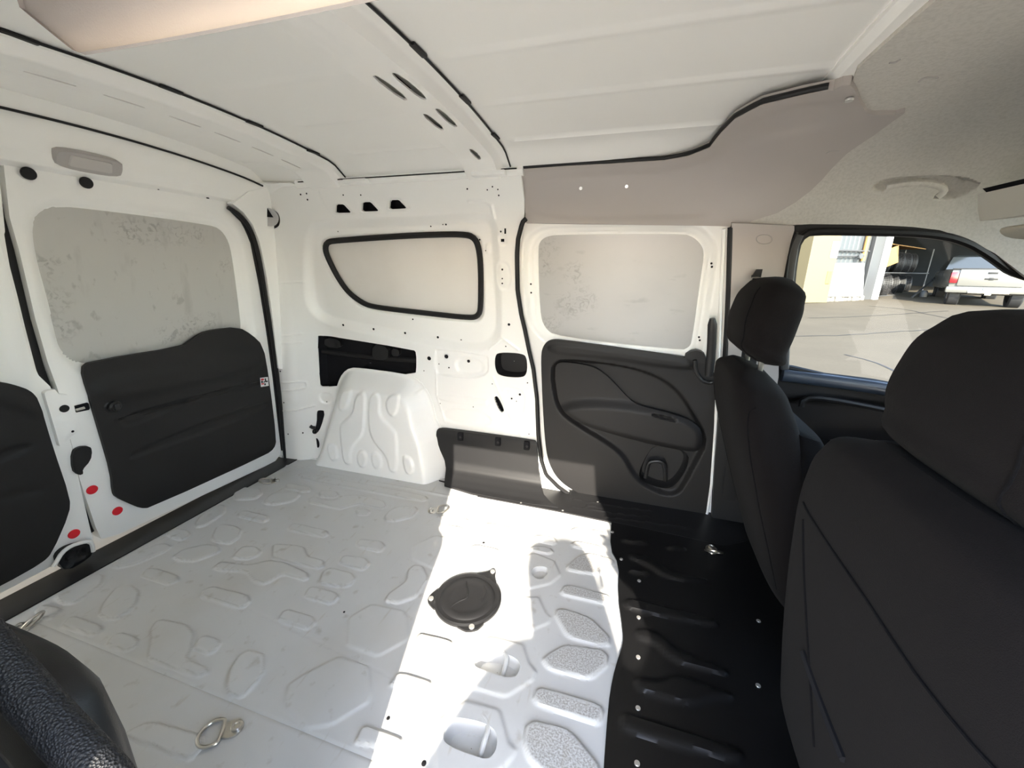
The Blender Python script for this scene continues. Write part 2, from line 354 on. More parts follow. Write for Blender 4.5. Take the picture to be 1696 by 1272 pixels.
# ================================================================ STRUCTURE
# ---------------------------------------------------------------- cargo floor
E1 = .0062
fz = [  # raised pressings of the floor
 [(0.1502,0.4799),(0.1557,0.5088),(0.7775,0.5096),(0.8064,0.4867),(0.7851,0.4641),(0.18,0.4607)],
 [(0.1489,0.3931),(0.1526,0.4101),(0.2524,0.4134),(0.289,0.3885),(0.2778,0.3723),(0.1793,0.37)],
 [(-0.0014,0.2692),(-0.0229,0.3195),(0.0683,0.3383),(0.1134,0.3065),(0.1199,0.2682),(0.0486,0.2373)],
 [(0.164,0.2669),(0.1499,0.3266),(0.2393,0.364),(0.2743,0.3484),(0.2817,0.3011),(0.2347,0.2592),(0.1885,0.2518)],
 [(0.3362,0.3829),(0.3355,0.4101),(0.3988,0.42),(0.4293,0.3987),(0.4227,0.3763),(0.3641,0.3633)],
 [(0.3392,0.3236),(0.3343,0.3536),(0.4348,0.3546),(0.4557,0.4052),(0.5158,0.4247),(0.6357,0.4196),(0.6696,0.3886),(0.6598,0.367),(0.5565,0.3709),(0.5292,0.347),(0.5057,0.3136),(0.4556,0.3158),(0.3607,0.3113)],
 [(0.5639,0.327),(0.5959,0.35),(0.6295,0.3392),(0.6338,0.3142),(0.5968,0.3023)],
 [(0.7044,0.3199),(0.6963,0.3555),(0.7138,0.3992),(0.7783,0.4256),(0.805,0.4049),(0.8075,0.3565),(0.7582,0.3121),(0.722,0.3054)],
 [(0.0556,0.0664),(0.0269,0.1049),(0.0171,0.187),(0.0477,0.1913),(0.0924,0.157),(0.1032,0.0722),(0.0816,0.0559)],
 [(0.1492,0.1631),(0.1467,0.1887),(0.2622,0.1926),(0.2953,0.1713),(0.2867,0.1537),(0.1704,0.1528)],
 [(0.4032,0.1577),(0.3974,0.1845),(0.549,0.1875),(0.574,0.1714),(0.5689,0.1522),(0.4243,0.1459)],
 [(0.702,0.1579),(0.699,0.1823),(0.7771,0.196),(0.8068,0.1777),(0.8079,0.1512),(0.7932,0.1439),(0.7204,0.1473)],
 [(0.0183,-0.007),(0.0156,0.0269),(0.0708,0.0323),(0.1029,0.0202),(0.1087,-0.0113),(0.0795,-0.0164)],
 [(0.1927,0.0271),(0.1526,0.0725),(0.1515,0.0973),(0.2098,0.1049),(0.2523,0.0937),(0.2845,0.0551),(0.2864,0.0233),(0.227,0.0154)],
 [(0.7045,0.0673),(0.7008,0.0949),(0.776,0.1063),(0.8085,0.0883),(0.8077,0.0608),(0.7955,0.0546),(0.721,0.058)],
 [(0.4758,0.0166),(0.425,0.0691),(0.5381,0.0916),(0.5927,0.0527),(0.6553,0.054),(0.6751,0.0314),(0.6634,0.0171),(0.4936,0.0098)],
 [(0.0262,-0.1756),(0.0081,-0.1453),(0.0544,-0.0483),(0.1028,-0.0451),(0.1163,-0.0714),(0.09,-0.1446),(0.0567,-0.1728)],
 [(0.1642,-0.0829),(0.1627,-0.0487),(0.2057,-0.0039),(0.2656,0.0016),(0.2909,-0.0181),(0.2589,-0.0762),(0.2013,-0.091)],
 [(0.3523,-0.0228),(0.3363,0.0243),(0.381,0.0386),(0.4203,0.0272),(0.4299,0.007),(0.4127,-0.0173),(0.3705,-0.027)],
 [(0.342,-0.0795),(0.3371,-0.0524),(0.4375,-0.0385),(0.4868,0.0015),(0.5429,0.0072),(0.6448,-0.0071),(0.6661,-0.0227),(0.6601,-0.0365),(0.5759,-0.0348),(0.56,-0.0843),(0.5179,-0.0861),(0.4585,-0.0609),(0.3673,-0.0842)],
 [(0.7077,-0.0257),(0.6873,0.0121),(0.6982,0.0329),(0.7775,0.0351),(0.8062,0.0186),(0.8103,-0.01),(0.7883,-0.0243),(0.7259,-0.0316)],
 [(0.1672,-0.176),(0.1442,-0.1496),(0.1705,-0.1377),(0.2722,-0.1393),(0.2948,-0.1517),(0.2824,-0.1747),(0.2278,-0.1741)],
 [(0.7052,-0.0829),(0.6968,-0.0605),(0.7037,-0.048),(0.7887,-0.0465),(0.8081,-0.0581),(0.8061,-0.0807),(0.793,-0.0877),(0.7185,-0.0884)],
 [(0.0191,-0.3056),(0.0186,-0.2811),(0.0214,-0.2114),(0.052,-0.2072),(0.0907,-0.2326),(0.1067,-0.3025),(0.0722,-0.3181)],
 [(0.2138,-0.3083),(0.1796,-0.2785),(0.1468,-0.2303),(0.1743,-0.2081),(0.2288,-0.2174),(0.2754,-0.2537),(0.2864,-0.3033),(0.2478,-0.3156)],
 [(0.4177,-0.1791),(0.4061,-0.1529),(0.4178,-0.1389),(0.5477,-0.1329),(0.5748,-0.1465),(0.5777,-0.1688),(0.5619,-0.1766),(0.4388,-0.1772)],
 [(0.7004,-0.1715),(0.6924,-0.1478),(0.7042,-0.1378),(0.7848,-0.1362),(0.8078,-0.1485),(0.8058,-0.1706),(0.7886,-0.176),(0.7148,-0.1737)],
 [(0.0324,-0.3525),(0.0235,-0.3372),(0.0626,-0.3294),(0.0992,-0.3295),(0.1121,-0.3568),(0.0852,-0.3653)],
 [(0.1694,-0.3644),(0.1516,-0.3409),(0.1657,-0.3322),(0.2648,-0.3302),(0.2874,-0.3376),(0.2888,-0.3553),(0.2614,-0.3601),(0.1843,-0.3646)],
 [(0.3457,-0.3631),(0.3328,-0.3406),(0.3456,-0.3288),(0.3895,-0.3266),(0.4173,-0.3315),(0.4275,-0.3454),(0.4184,-0.3627),(0.3706,-0.367)],
 [(0.4085,-0.3049),(0.3911,-0.2778),(0.4042,-0.2678),(0.4819,-0.2599),(0.5289,-0.2732),(0.5668,-0.3065),(0.582,-0.33),(0.6528,-0.3333),(0.6706,-0.34),(0.6551,-0.3557),(0.4936,-0.3633),(0.4348,-0.3184)],
 [(0.5676,-0.3041),(0.554,-0.2823),(0.5629,-0.2695),(0.6031,-0.2668),(0.624,-0.2738),(0.6299,-0.296),(0.6205,-0.306),(0.58,-0.3074)],
 [(0.7394,-0.3548),(0.7097,-0.3216),(0.6971,-0.2877),(0.7086,-0.267),(0.7563,-0.264),(0.7927,-0.2971),(0.7997,-0.3315),(0.7973,-0.361),(0.7633,-0.3671)],
 [(0.9431,-0.0299),(0.9375,-0.0043),(0.9622,0.055),(0.9421,0.0978),(0.9486,0.1263),(0.9787,0.1302),(1.0235,0.0876),(1.0232,0.0261),(1.0178,0.0077),(0.985,-0.0257)],
 [(1.0914,-0.1165),(1.0949,-0.0935),(1.1856,-0.0904),(1.1932,-0.1042),(1.1723,-0.1191),(1.1028,-0.128)],
 [(1.096,-0.2379),(1.0983,-0.2046),(1.1834,-0.2006),(1.1939,-0.2144),(1.1761,-0.2281),(1.1016,-0.2367)],
 [(1.0949,-0.3603),(1.0921,-0.332),(1.1027,-0.3263),(1.1831,-0.3251),(1.1908,-0.3359),(1.1786,-0.346),(1.0997,-0.3614)],
 [(1.2892,0.3847),(1.297,0.3991),(1.3609,0.403),(1.3724,0.3812),(1.36,0.3637),(1.2974,0.3663)],
 [(1.2905,0.3216),(1.3008,0.3381),(1.3584,0.3433),(1.37,0.3277),(1.3581,0.3113),(1.3007,0.3098)],
 [(1.4233,0.3896),(1.4348,0.4081),(1.523,0.4081),(1.5339,0.3919),(1.5192,0.3733),(1.4328,0.3737)],
 [(1.4244,0.2686),(1.4559,0.3332),(1.4933,0.3608),(1.5715,0.3508),(1.5726,0.3313),(1.5354,0.2649),(1.4346,0.2548)],
 [(1.4259,0.1589),(1.4334,0.1861),(1.4477,0.1932),(1.5653,0.1911),(1.5753,0.1722),(1.5651,0.1522),(1.4335,0.1508)],
 [(1.4262,0.0703),(1.4294,0.0922),(1.4481,0.101),(1.5229,0.0925),(1.5782,0.0478),(1.5808,0.024),(1.5599,0.0114),(1.4716,0.011)],
 [(1.4215,-0.0706),(1.4333,-0.0495),(1.4676,-0.0117),(1.5631,0.003),(1.578,-0.0096),(1.578,-0.0367),(1.5424,-0.0848),(1.4444,-0.0899)],
 [(1.4222,-0.1672),(1.4254,-0.1456),(1.4375,-0.1365),(1.5701,-0.1348),(1.5791,-0.1495),(1.5733,-0.1724),(1.5613,-0.1794),(1.4353,-0.1771)],
 [(1.4256,-0.2595),(1.4214,-0.2265),(1.4367,-0.2102),(1.5137,-0.2048),(1.5843,-0.2549),(1.5667,-0.3054),(1.5162,-0.315),(1.4422,-0.282)],
 [(0.9082,0.3923),(0.9258,0.4091),(1.0196,0.4091),(1.0285,0.3959),(0.9296,0.3667)],
 [(0.9347,0.3397),(0.9461,0.3537),(1.0177,0.3562),(1.0287,0.3422),(0.9528,0.3203)],
 [(1.0875,0.394),(1.1013,0.4115),(1.1852,0.4151),(1.1952,0.3982),(1.0981,0.377)],
 [(1.0889,0.2636),(1.1042,0.2818),(1.1862,0.2817),(1.1934,0.2691),(1.1027,0.2486)],
 [(1.4076,0.4664),(1.427,0.4878),(1.5229,0.4935),(1.5313,0.4791),(1.4173,0.4522)],
 [(0.6264,-0.4935),(0.6546,-0.456),(0.7838,-0.4427),(0.8084,-0.4548),(0.8106,-0.48),(0.7861,-0.4856)],
]
steps = [  # broad shallow steps round the anchor pockets
 [(0.9319,-0.1781),(0.8821,-0.1105),(0.913,-0.0505),(1.0122,-0.0429),(1.0376,-0.0587),(1.0755,-0.1192),(1.0276,-0.1827),(0.9444,-0.1823)],
 [(0.9311,0.1496),(0.8962,0.209),(0.9423,0.2837),(1.028,0.2907),(1.0636,0.233),(1.0947,0.2043),(1.0616,0.1222)],
 [(0.8986,-0.3454),(0.8714,-0.3075),(0.887,-0.2757),(0.937,-0.2115),(1.0238,-0.2127),(1.0682,-0.2658),(1.0737,-0.2852),(1.0279,-0.3465),(0.9818,-0.3698)],
 [(1.2543,-0.3191),(1.227,-0.2849),(1.2442,-0.263),(1.2799,-0.215),(1.3581,-0.211),(1.3974,-0.2668),(1.4147,-0.2733),(1.4125,-0.2884),(1.3935,-0.3179),(1.3314,-0.3537),(1.277,-0.3542)],
 [(1.2512,-0.158),(1.2281,-0.1049),(1.2757,-0.0452),(1.3651,-0.0422),(1.3928,-0.0868),(1.4149,-0.1023),(1.4125,-0.1246),(1.3639,-0.1813),(1.2825,-0.1861)],
 [(1.3179,-0.0023),(1.3215,0.1065),(1.368,0.1212),(1.4011,0.0723),(1.4171,0.0618),(1.4159,0.0428),(1.3639,-0.0059)],
 [(1.2481,0.1591),(1.2486,0.2437),(1.3092,0.304),(1.3824,0.2864),(1.4143,0.2299),(1.3905,0.1818),(1.3246,0.1406)],
]
feats = [area(p, E1, .0075, 2, .14) for p in fz]+[area(p, .0032, .0055, 1, .08) for p in steps]
feats += [line([(0.0619,-0.373),(0.6259,-0.3739),(1.0666,-0.3742),(1.2593,-0.3747)], -.0022, .0025, 0), line([(0.5594,-0.1638),(1.272,-0.237)], -.001, .003, 0),
          line([(-0.0095,0.542),(0.8886,0.5383)], .004, .012, 0), line([(-0.0008,0.5851),(0.8756,0.622)], .0, .004, 0)]
pocketA = ch([(1.26,-0.2945),(1.2622,-0.2657),(1.2732,-0.2539),(1.3306,-0.2464),(1.367,-0.2531),(1.3777,-0.2841),(1.3701,-0.3045),(1.3551,-0.3099),(1.2768,-0.3102)], 2)
pocketB = ch([(1.2631,-0.1288),(1.266,-0.093),(1.3208,-0.0803),(1.373,-0.0876),(1.376,-0.1249),(1.3606,-0.1399),(1.2737,-0.1394)], 2)
pocketC = ch([(1.3196,0.2089),(1.3253,0.2389),(1.3593,0.2516),(1.3765,0.2363),(1.3693,0.1977),(1.3448,0.1863)], 2)
fout = [(0, -.66), (0, .66), (.1, .75), (1.62, .75), (1.62, -.75), (.1, -.75)]
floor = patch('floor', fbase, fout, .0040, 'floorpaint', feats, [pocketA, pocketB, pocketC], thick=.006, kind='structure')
co = np.array([v.co for v in floor.data.vertices]); dirt_and_edges = np.zeros(len(co))
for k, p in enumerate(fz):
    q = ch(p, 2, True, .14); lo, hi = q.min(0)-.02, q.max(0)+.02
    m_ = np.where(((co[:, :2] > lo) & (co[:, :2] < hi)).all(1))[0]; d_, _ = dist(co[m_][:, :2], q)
    dirt_and_edges[m_] = np.maximum(dirt_and_edges[m_], .55*ss(1-np.abs(d_+.002)/.0035))  # darker line along the edge of each pressing
    if 40 <= k <= 46: dirt_and_edges[m_] = np.maximum(dirt_and_edges[m_], .55*ss((-d_-.005)/.004))
at = floor.data.attributes.new('grime_and_edges', 'FLOAT', 'POINT'); at.data.foreach_set('value', dirt_and_edges.astype(np.float32))
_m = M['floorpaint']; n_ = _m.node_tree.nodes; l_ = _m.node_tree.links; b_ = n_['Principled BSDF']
an = n_.new('ShaderNodeAttribute'); an.attribute_name = 'grime_and_edges'; tn = n_.new('ShaderNodeTexNoise'); tn.inputs['Scale'].default_value = 420; tn.inputs['Detail'].default_value = 6
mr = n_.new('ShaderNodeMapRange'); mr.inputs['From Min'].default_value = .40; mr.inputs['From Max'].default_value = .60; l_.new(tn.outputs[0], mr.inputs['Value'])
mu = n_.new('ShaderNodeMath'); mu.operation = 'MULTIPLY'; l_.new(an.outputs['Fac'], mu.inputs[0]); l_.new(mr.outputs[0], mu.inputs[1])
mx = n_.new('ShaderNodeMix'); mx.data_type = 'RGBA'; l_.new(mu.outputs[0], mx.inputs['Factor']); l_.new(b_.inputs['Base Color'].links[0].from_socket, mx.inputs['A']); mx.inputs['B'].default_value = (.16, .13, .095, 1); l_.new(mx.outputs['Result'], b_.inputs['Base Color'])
def pocket(poly, depth, hookpts, tilt, holes):
    c = poly.mean(0); rings = []
    for (s, z) in ((1, 0), (.97, -.004), (.93, -depth*.6), (.80, -depth), (.3, -depth), (.02, -depth)):
        q = c+(poly-c)*s; rings.append(np.c_[q, np.full(len(q), z)])
    V, F = ring_loft(rings, False); o = mk('anchor_pocket', V, [f[::-1] for f in F], 'floorpaint', floor)
    if hookpts is not None:
        V, F = tube(ch(hookpts, 2, False), .0058, 10); mk('hook', V, F, 'floorpaint', o)
    for (x, y, r) in holes:
        V, F = disc((x, y, -depth+.0005), (0, 0, 1), r, .0006); mk('drain_hole', V, F, 'void', o)
ca, cb = pocketA.mean(0), pocketB.mean(0)
pocket(pocketA, .032, [(ca[0]-.035, ca[1]+.055, -.006), (ca[0]+.005, ca[1]+.05, -.002), (ca[0]+.028, ca[1]+.035, -.002), (ca[0]+.028, ca[1], -.004), (ca[0]+.026, ca[1]-.035, -.026)], 0, [(ca[0]-.005, ca[1]-.028, .0095), (ca[0]+.05, ca[1]-.03, .003)])
pocket(pocketB, .026, [(cb[0]-.02, cb[1]+.045, -.004), (cb[0]+.012, cb[1]+.035, -.001), (cb[0]+.02, cb[1]+.02, -.002), (cb[0]+.017, cb[1]-.035, -.02)], 0, [(cb[0]+.0, cb[1]-.03, .007)])
pocket(pocketC, .012, None, 0, [])
spots('drain_hole', fbase, [(p, r) for p, r in zip([(1.1342,-0.2995),(0.8562,-0.0962),(1.1245,0.3021),(-0.0225,0.6341),(1.2481,-0.3499)], [.004, .003, .0045, .008, .005])], 'void', floor)

# ---------------------------------------------------------------- left body side
wo = [(-.084, .02), (-.03, .55), (.012, .9), (.036, 1.12), (.052, 1.245), (1.16, 1.245)]+list(map(tuple, ch([(1.1693,1.165),(1.1665,1.0861),(1.138,0.9905),(1.1339,0.8612),(1.1444,0.7691),(1.1572,0.7095),(1.1729,0.6234),(1.1904,0.5479),(1.2083,0.4189),(1.2183,0.257),(1.235,0.1461),(1.2588,0.0772),(1.3144,0.028),(1.382,-0.0039)], 1, False)))+[(1.34, .0), (-.084, -.01)]
win = ch([(0.2758,1.0051),(0.2945,1.0326),(0.3445,1.0379),(0.6191,1.0505),(0.8207,1.056),(0.9267,1.0547),(0.9625,1.0448),(0.9787,1.016),(0.9817,0.9437),(0.9648,0.7731),(0.9511,0.7461),(0.9208,0.7348),(0.7287,0.7457),(0.4607,0.7628),(0.403,0.7785),(0.3396,0.8234),(0.3025,0.8905),(0.2799,0.9666)], 2)
big = ch([(0.1477,0.625),(0.1665,0.6274),(0.6429,0.5883),(0.6543,0.5764),(0.645,0.4861),(0.6359,0.4775),(0.2951,0.4085),(0.2275,0.3788),(0.142,0.372),(0.1307,0.3842)], 1)
pock = ch([(1.0232,0.5882),(1.0434,0.6057),(1.145,0.6082),(1.1627,0.5883),(1.1626,0.5208),(1.1381,0.5009),(1.0389,0.5001),(1.0213,0.5313)], 2)
trap = [ch(p, 1, True, .1) for p in ([(0.4054,1.1735),(0.4423,1.1724),(0.4702,1.1422),(0.3947,1.1429)], [(0.5281,1.1767),(0.5654,1.1767),(0.5964,1.144),(0.5176,1.1449)], [(0.651,1.1801),(0.6888,1.1795),(0.7178,1.1501),(0.6406,1.1491)])]
slot = ch([(1.0149,0.3984),(1.0227,0.4101),(1.0351,0.4098),(1.0625,0.3561),(1.0602,0.341),(1.0446,0.3376)], 2)
rnd = ch([(-0.0118,1.1393),(0.0108,1.1591),(0.0635,1.166),(0.1061,1.1562),(0.1125,1.1292),(0.0993,1.1008),(0.0681,1.0888),(0.028,1.1018),(-0.0026,1.1208)], 2)
wf = [area([(0.1789,0.9371),(0.2192,1.0419),(0.26,1.0912),(0.3003,1.1009),(0.79,1.1063),(1.0053,1.1138),(1.0431,1.1021),(1.0561,1.0593),(1.0472,0.8484),(1.0474,0.7166),(1.0283,0.6615),(0.9859,0.6272),(0.9269,0.6128),(0.7123,0.6324),(0.303,0.6786),(0.1982,0.6997),(0.1594,0.7422),(0.1518,0.8091)], -.022, .045),
      area([(0.2588,1.0051),(0.2857,1.0427),(0.3485,1.0506),(0.6214,1.0612),(0.9278,1.0648),(0.9793,1.051),(0.9948,1.0159),(0.9807,0.7737),(0.9654,0.7354),(0.9275,0.7197),(0.4571,0.7479),(0.368,0.774),(0.2823,0.8761),(0.2576,0.9605)], -.010, .016)]
for t in trap:
    c = t.mean(0); wf.append(area(c+(t-c)*1.35, .004, .006, 0))
wf += [area([(0.7444,0.5861),(0.7619,0.5999),(0.9837,0.5869),(0.9929,0.5714),(0.9869,0.4847),(0.7699,0.4779),(0.7393,0.4967)], -.007, .008),
       area([(0.8381,0.5679),(0.966,0.5653),(0.9676,0.4954),(0.8422,0.4928)], -.007, .02), area([(1.0501,0.9443),(1.072,0.9642),(1.1002,0.9545),(1.1066,0.9183),(1.1024,0.8707),(1.0718,0.8561),(1.0508,0.8765)], -.006, .014),
       area([(0.7418,0.3931),(0.9802,0.394),(0.9896,0.3754),(0.976,0.3605),(0.7489,0.3613)], .004, .010), area([(0.756,0.3294),(0.9798,0.3348),(1.0194,0.2674),(0.7873,0.2542)], -.004, .012),
       area([(1.0466,0.4546),(1.1559,0.4539),(1.1524,0.3316),(1.0974,0.3328)], -.004, .006), area([(1.0678,1.0561),(1.0991,1.0526),(1.1013,1.0185),(1.069,1.0218)], -.004, .008),
       area([(1.01,1.0222),(1.0316,1.0202),(1.0264,0.9849),(1.0085,0.9901)], .003, .006), area([(0.1235,0.3467),(0.1765,0.3385),(0.1676,0.2856),(0.1249,0.2937)], -.004, .008)]
wf += [line([(1.0014,0.6161),(1.0596,0.6672),(1.127,0.6212)], .005, .006, 0), line([(1.0123,0.4932),(1.0819,0.3388),(1.145,0.2358)], .004, .006, 0), line([(0.7466,0.5871),(0.7416,0.389),(0.779,0.2616)], .003, .005, 0),
       line([(0.3346,1.2234),(0.3479,1.1641),(0.3799,1.1232),(0.4066,1.1091)], -.002, .004, 1), line([(-0.0575,0.2582),(0.0335,0.2663),(0.1021,0.2831)], .005, .006, 0), line([(-0.0237,0.5946),(0.0925,0.5978)], .003, .005, 0),
       line([(-0.0081,0.6273),(0.0981,0.638)], .003, .005, 0), line([(-0.0193,0.4053),(0.0808,0.4114),(0.0877,0.3894),(0.077,0.3732),(-0.0219,0.3641)], .004, .006, 1), line([(0.0348,0.8648),(0.1525,0.874)], .002, .005, 0), line([(0.9679,1.1665),(1.0478,1.1638),(1.0575,1.1078)], .004, .008, 1),
       line([(0.0694,0.9903),(0.0453,0.6191),(0.0208,0.3262)], .003, .03, 0)]
wall = patch('wall_left', wbase, wo, .0042, 'paint', wf, [win, big, pock, slot, rnd]+trap, thick=.012, side=1, kind='structure')
wg = dens(np.array(win), .012, True); p, n = on(wbase, wg, -.026, 1)
V, F = tube(p, .0115, 10, True, nrm=n, flat=1.0); mk('window_gasket', V, F, 'gasket', wall)
c = win.mean(0); patch('window_blank', wbase, c+(win-c)*1.04, .02, 'blank3', [area(c+(win-c)*.9, -.004, .04, 0)], parent=wall, thick=.003, off=-.037, side=1)
def backing(poly, depth, m, name, parent, base=wbase, side=1, scale=1.0, kind=None):
    """the dark space behind an opening: tapering walls and a back"""
    poly = np.array(poly); c = poly.mean(0); rings = []
    for (s, d) in ((1.0, -.004), (scale, -depth*.8), (scale*.9, -depth), (.02, -depth)):
        rings.append(on(base, c+(poly-c)*s, d, side)[0])
    V, F = ring_loft(rings, False); return mk(name, V, F, m, parent)
for t in trap:
    c = t.mean(0); p, n = on(wbase, dens(c+(t-c)*1.22, .004, True), .0015, 1); V, F = tube(p, .0028, 6, True); mk('hole_rim', V, F, 'paint', wall)
for t in trap: backing(t, .03, 'void', 'wall_cavity', wall)
backing(slot, .03, 'void', 'wall_cavity', wall); bc = backing(big, .05, 'void', 'wall_cavity', wall)
backing(rnd, .05, 'blank2', 'wall_cavity', wall, scale=.9)
backing(pock, .05, 'black', 'storage_pocket', wall, scale=.93)
p, n = on(wbase, [(0.1499,0.5412),(0.226,0.5294),(0.4057,0.522),(0.6478,0.5287)], -.035, 1); V, F = tube(dens(p, .03), .012, 6, nrm=n, flat=.5); mk('inner_rail', V, F, 'rubber', wall)
for bx in ([(0.4128,0.592),(0.4978,0.5872),(0.4879,0.5202),(0.4004,0.5175)], [(0.5143,0.5787),(0.5538,0.5775),(0.5494,0.5451),(0.5089,0.5421)], [(0.171,0.6114),(0.2412,0.6015),(0.232,0.5593),(0.1635,0.5658)]):
    patch('inner_bracket', wbase, ch(bx, 1), .01, 'black', parent=wall, thick=.02, off=-.022, side=1)
hl = [(0.4466,1.2044),(0.5257,1.2014),(0.9645,1.2043),(1.0387,1.1985),(1.0582,1.2073),(1.0772,1.1981),(1.0795,1.1799),(0.385,1.0753),(0.8047,1.0871),(0.8551,1.0924),(0.8678,1.0922),(0.9963,1.0388),(0.2939,0.6825),(0.4533,0.6719),(0.6116,0.6629),(0.7689,0.6531),(0.6603,0.7259),(0.8768,0.6483),(1.0797,1.0651),(1.0964,1.0661),(1.0847,1.0355),(1.0161,1.0011),(1.0765,0.9346),(1.0742,0.9016),(1.0729,0.8838),(1.0906,0.7248),(1.0733,0.6331),(0.716,0.5545),(0.8006,0.5693),(0.9038,0.5563),(0.7619,0.5326),(0.8092,0.5195),(0.6849,0.4946),(1.0093,0.4636),(1.1646,0.4831),(1.1326,0.4289),(0.2737,1.1943),(0.2463,1.2137),(0.2761,1.2159),(-0.0784,1.1616)]
hr = [1.6,1.6,1.7,1.4,1.5,1.4,1.6,1.3,1.6,1.2,1.9,1.9,3,3,3,3,2,1.6,1.9,1.9,2.2,1.2,2.2,1.6,1.8,3.2,1.5,5.4,5.4,4,1.4,2,1.4,1.4,1.6,3,2,2,1.9,1.6]
spots('bolt_hole', wbase, [(q, r*.0017) for q, r in zip(hl, hr)], 'void', wall, 1)
spots('bolt_hole', wbase, [(q, r*.0017) for q, r in zip([(1.0966,0.407),(1.118,0.3971),(0.7585,0.3477),(0.9195,0.3494),(1.176,0.2545),(0.15,0.2974),(0.0461,0.1461),(-0.011,0.5792),(-0.0133,0.4604),(-0.0207,0.3037),(-0.0246,0.1388)], [2.4,1.2,1.2,1.3,1.3,1.5,2.2,2,2,2,2])], 'void', wall, 1)
V, F = box(tuple(wbase(*[(1.0964,1.0661)][0])+np.array([0, -.001, 0])), (.006, .002, .018), 0); mk('slot_hole', V, F, 'void', wall)
V, F = box(tuple(wbase(*[(1.0847,1.0355)][0])+np.array([0, -.001, 0])), (.012, .002, .010), 0); mk('slot_hole', V, F, 'void', wall)
# oval holes low on the pillar, tow fitting
V, F = disc(wbase(.095, .085)+np.array([0, -.001, 0]), (0, -1, 0), .013, .001, 20, 2.0); mk('slot_hole', V, F, 'void', wall)
patch('wall_cavity', wbase, ch([(0.1085,0.2511),(0.1153,0.2574),(0.1405,0.2518),(0.1167,0.1684),(0.0977,0.1345),(0.0892,0.145),(0.1036,0.1977)], 1), .006, 'void', parent=wall, thick=.001, off=.001, side=1)
p, n = on(wbase, [(0.0784,0.1831),(0.0858,0.1748),(0.0961,0.1715)], .012, 1); V, F = tube(p, .008, 10); mk('hinge_pin', V, F, 'rubber', wall)
p, n = on(wbase, [(0.093,0.1518)][:1], .004, 1); V, F = lathe([(.004, 0), (.011, 0), (.012, .006), (.011, .014), (.005, .014), (.004, .004)], p[0], n[0]); mk('hinge_bush', V, F, 'rubber', wall)
# wheel arch
def aD(z): return .125-.055*np.clip(z, -.05, .6)/.45
ao = ch([(0.178,0.3164),(0.2114,0.3961),(0.2443,0.4461),(0.2903,0.4771),(0.353,0.4805),(0.5726,0.4734),(0.635,0.4611),(0.6834,0.4277),(0.7188,0.3622),(0.7362,0.2731)], 1, False)
ao = np.vstack([[(.03, -.002), (.075, .06), (.13, .20)], ao, [(.775, .2), (.80, .08), (.815, -.002)]])
def abase(X, z):
    P = np.stack([np.ravel(X), np.ravel(z)], -1); op = np.vstack([[(ao[0][0], -.3)], ao, [(ao[-1][0], -.3)]])
    d, _ = dist(P, op); d = np.reshape(-d, np.shape(X))
    t = ss((d-.008)/.085); return P3(X, .716-aD(z)*t**.75, z)
def A(pts): return pts
af = [area(p, .0095, .0085) for p in (
 [(0.2785,0.3006),(0.2978,0.3755),(0.3266,0.3943),(0.3528,0.3928),(0.3495,0.3726),(0.3244,0.3056),(0.2955,0.2927)],
 [(0.5338,0.3597),(0.5577,0.3893),(0.5969,0.3986),(0.6012,0.3667),(0.5882,0.3111),(0.5662,0.2945),(0.5424,0.3137)],
 [(0.2068,0.1082),(0.2271,0.1238),(0.2594,0.1155),(0.2679,0.0743),(0.2592,0.0457),(0.2244,0.0405)],
 [(0.3763,0.0816),(0.391,0.1088),(0.4146,0.1162),(0.431,0.0896),(0.4277,0.0558),(0.4085,0.0311),(0.3849,0.0392)],
 [(0.4536,0.1053),(0.4796,0.1172),(0.5069,0.1007),(0.512,0.0562),(0.4926,0.0391),(0.4658,0.0399)],
 [(0.6189,0.113),(0.6365,0.1236),(0.6627,0.1114),(0.6777,0.0736),(0.6692,0.0424),(0.6368,0.0388)],
 [(0.3706,0.3548),(0.4008,0.3895),(0.4301,0.3924),(0.422,0.2843),(0.4159,0.1945),(0.3584,0.1375),(0.3383,0.0929),(0.3421,0.0471),(0.3273,0.0355),(0.2984,0.0448),(0.2817,0.2105),(0.2988,0.2374),(0.3616,0.2855)],
 [(0.446,0.3585),(0.469,0.3907),(0.4914,0.3905),(0.5046,0.3645),(0.4995,0.2931),(0.5793,0.2314),(0.5898,0.2089),(0.5924,0.0399),(0.5519,0.0335),(0.5387,0.1053),(0.4709,0.161),(0.4423,0.2222)])]
af += [line([(0.6439,0.4282),(0.6691,0.4494)], .004, .006, 0), line([(0.661,0.3958),(0.7028,0.424)], .006, .008, 0)]
arch = patch('wheel_arch', abase, np.vstack([ao, [(.7, -.002), (.4, -.002)]]), .0055, 'paint', af, parent=wall, thick=.004, side=1, smooth=60)
V, F = tube(dens([(0.044,0.6392),(0.4602,0.6344),(0.6636,0.6324),(0.6782,0.6538),(0.7312,0.638),(0.7878,0.6812)], .02), .004, 6) if False else tube(dens(np.c_[np.array([(0.044,0.6392),(0.4622,0.6315),(0.6652,0.6296),(0.7341,0.6324),(0.7899,0.6769)]), np.full(5, .002)], .02), .0035, 6)
mk('seam_sealer', V, F, 'paint', wall)

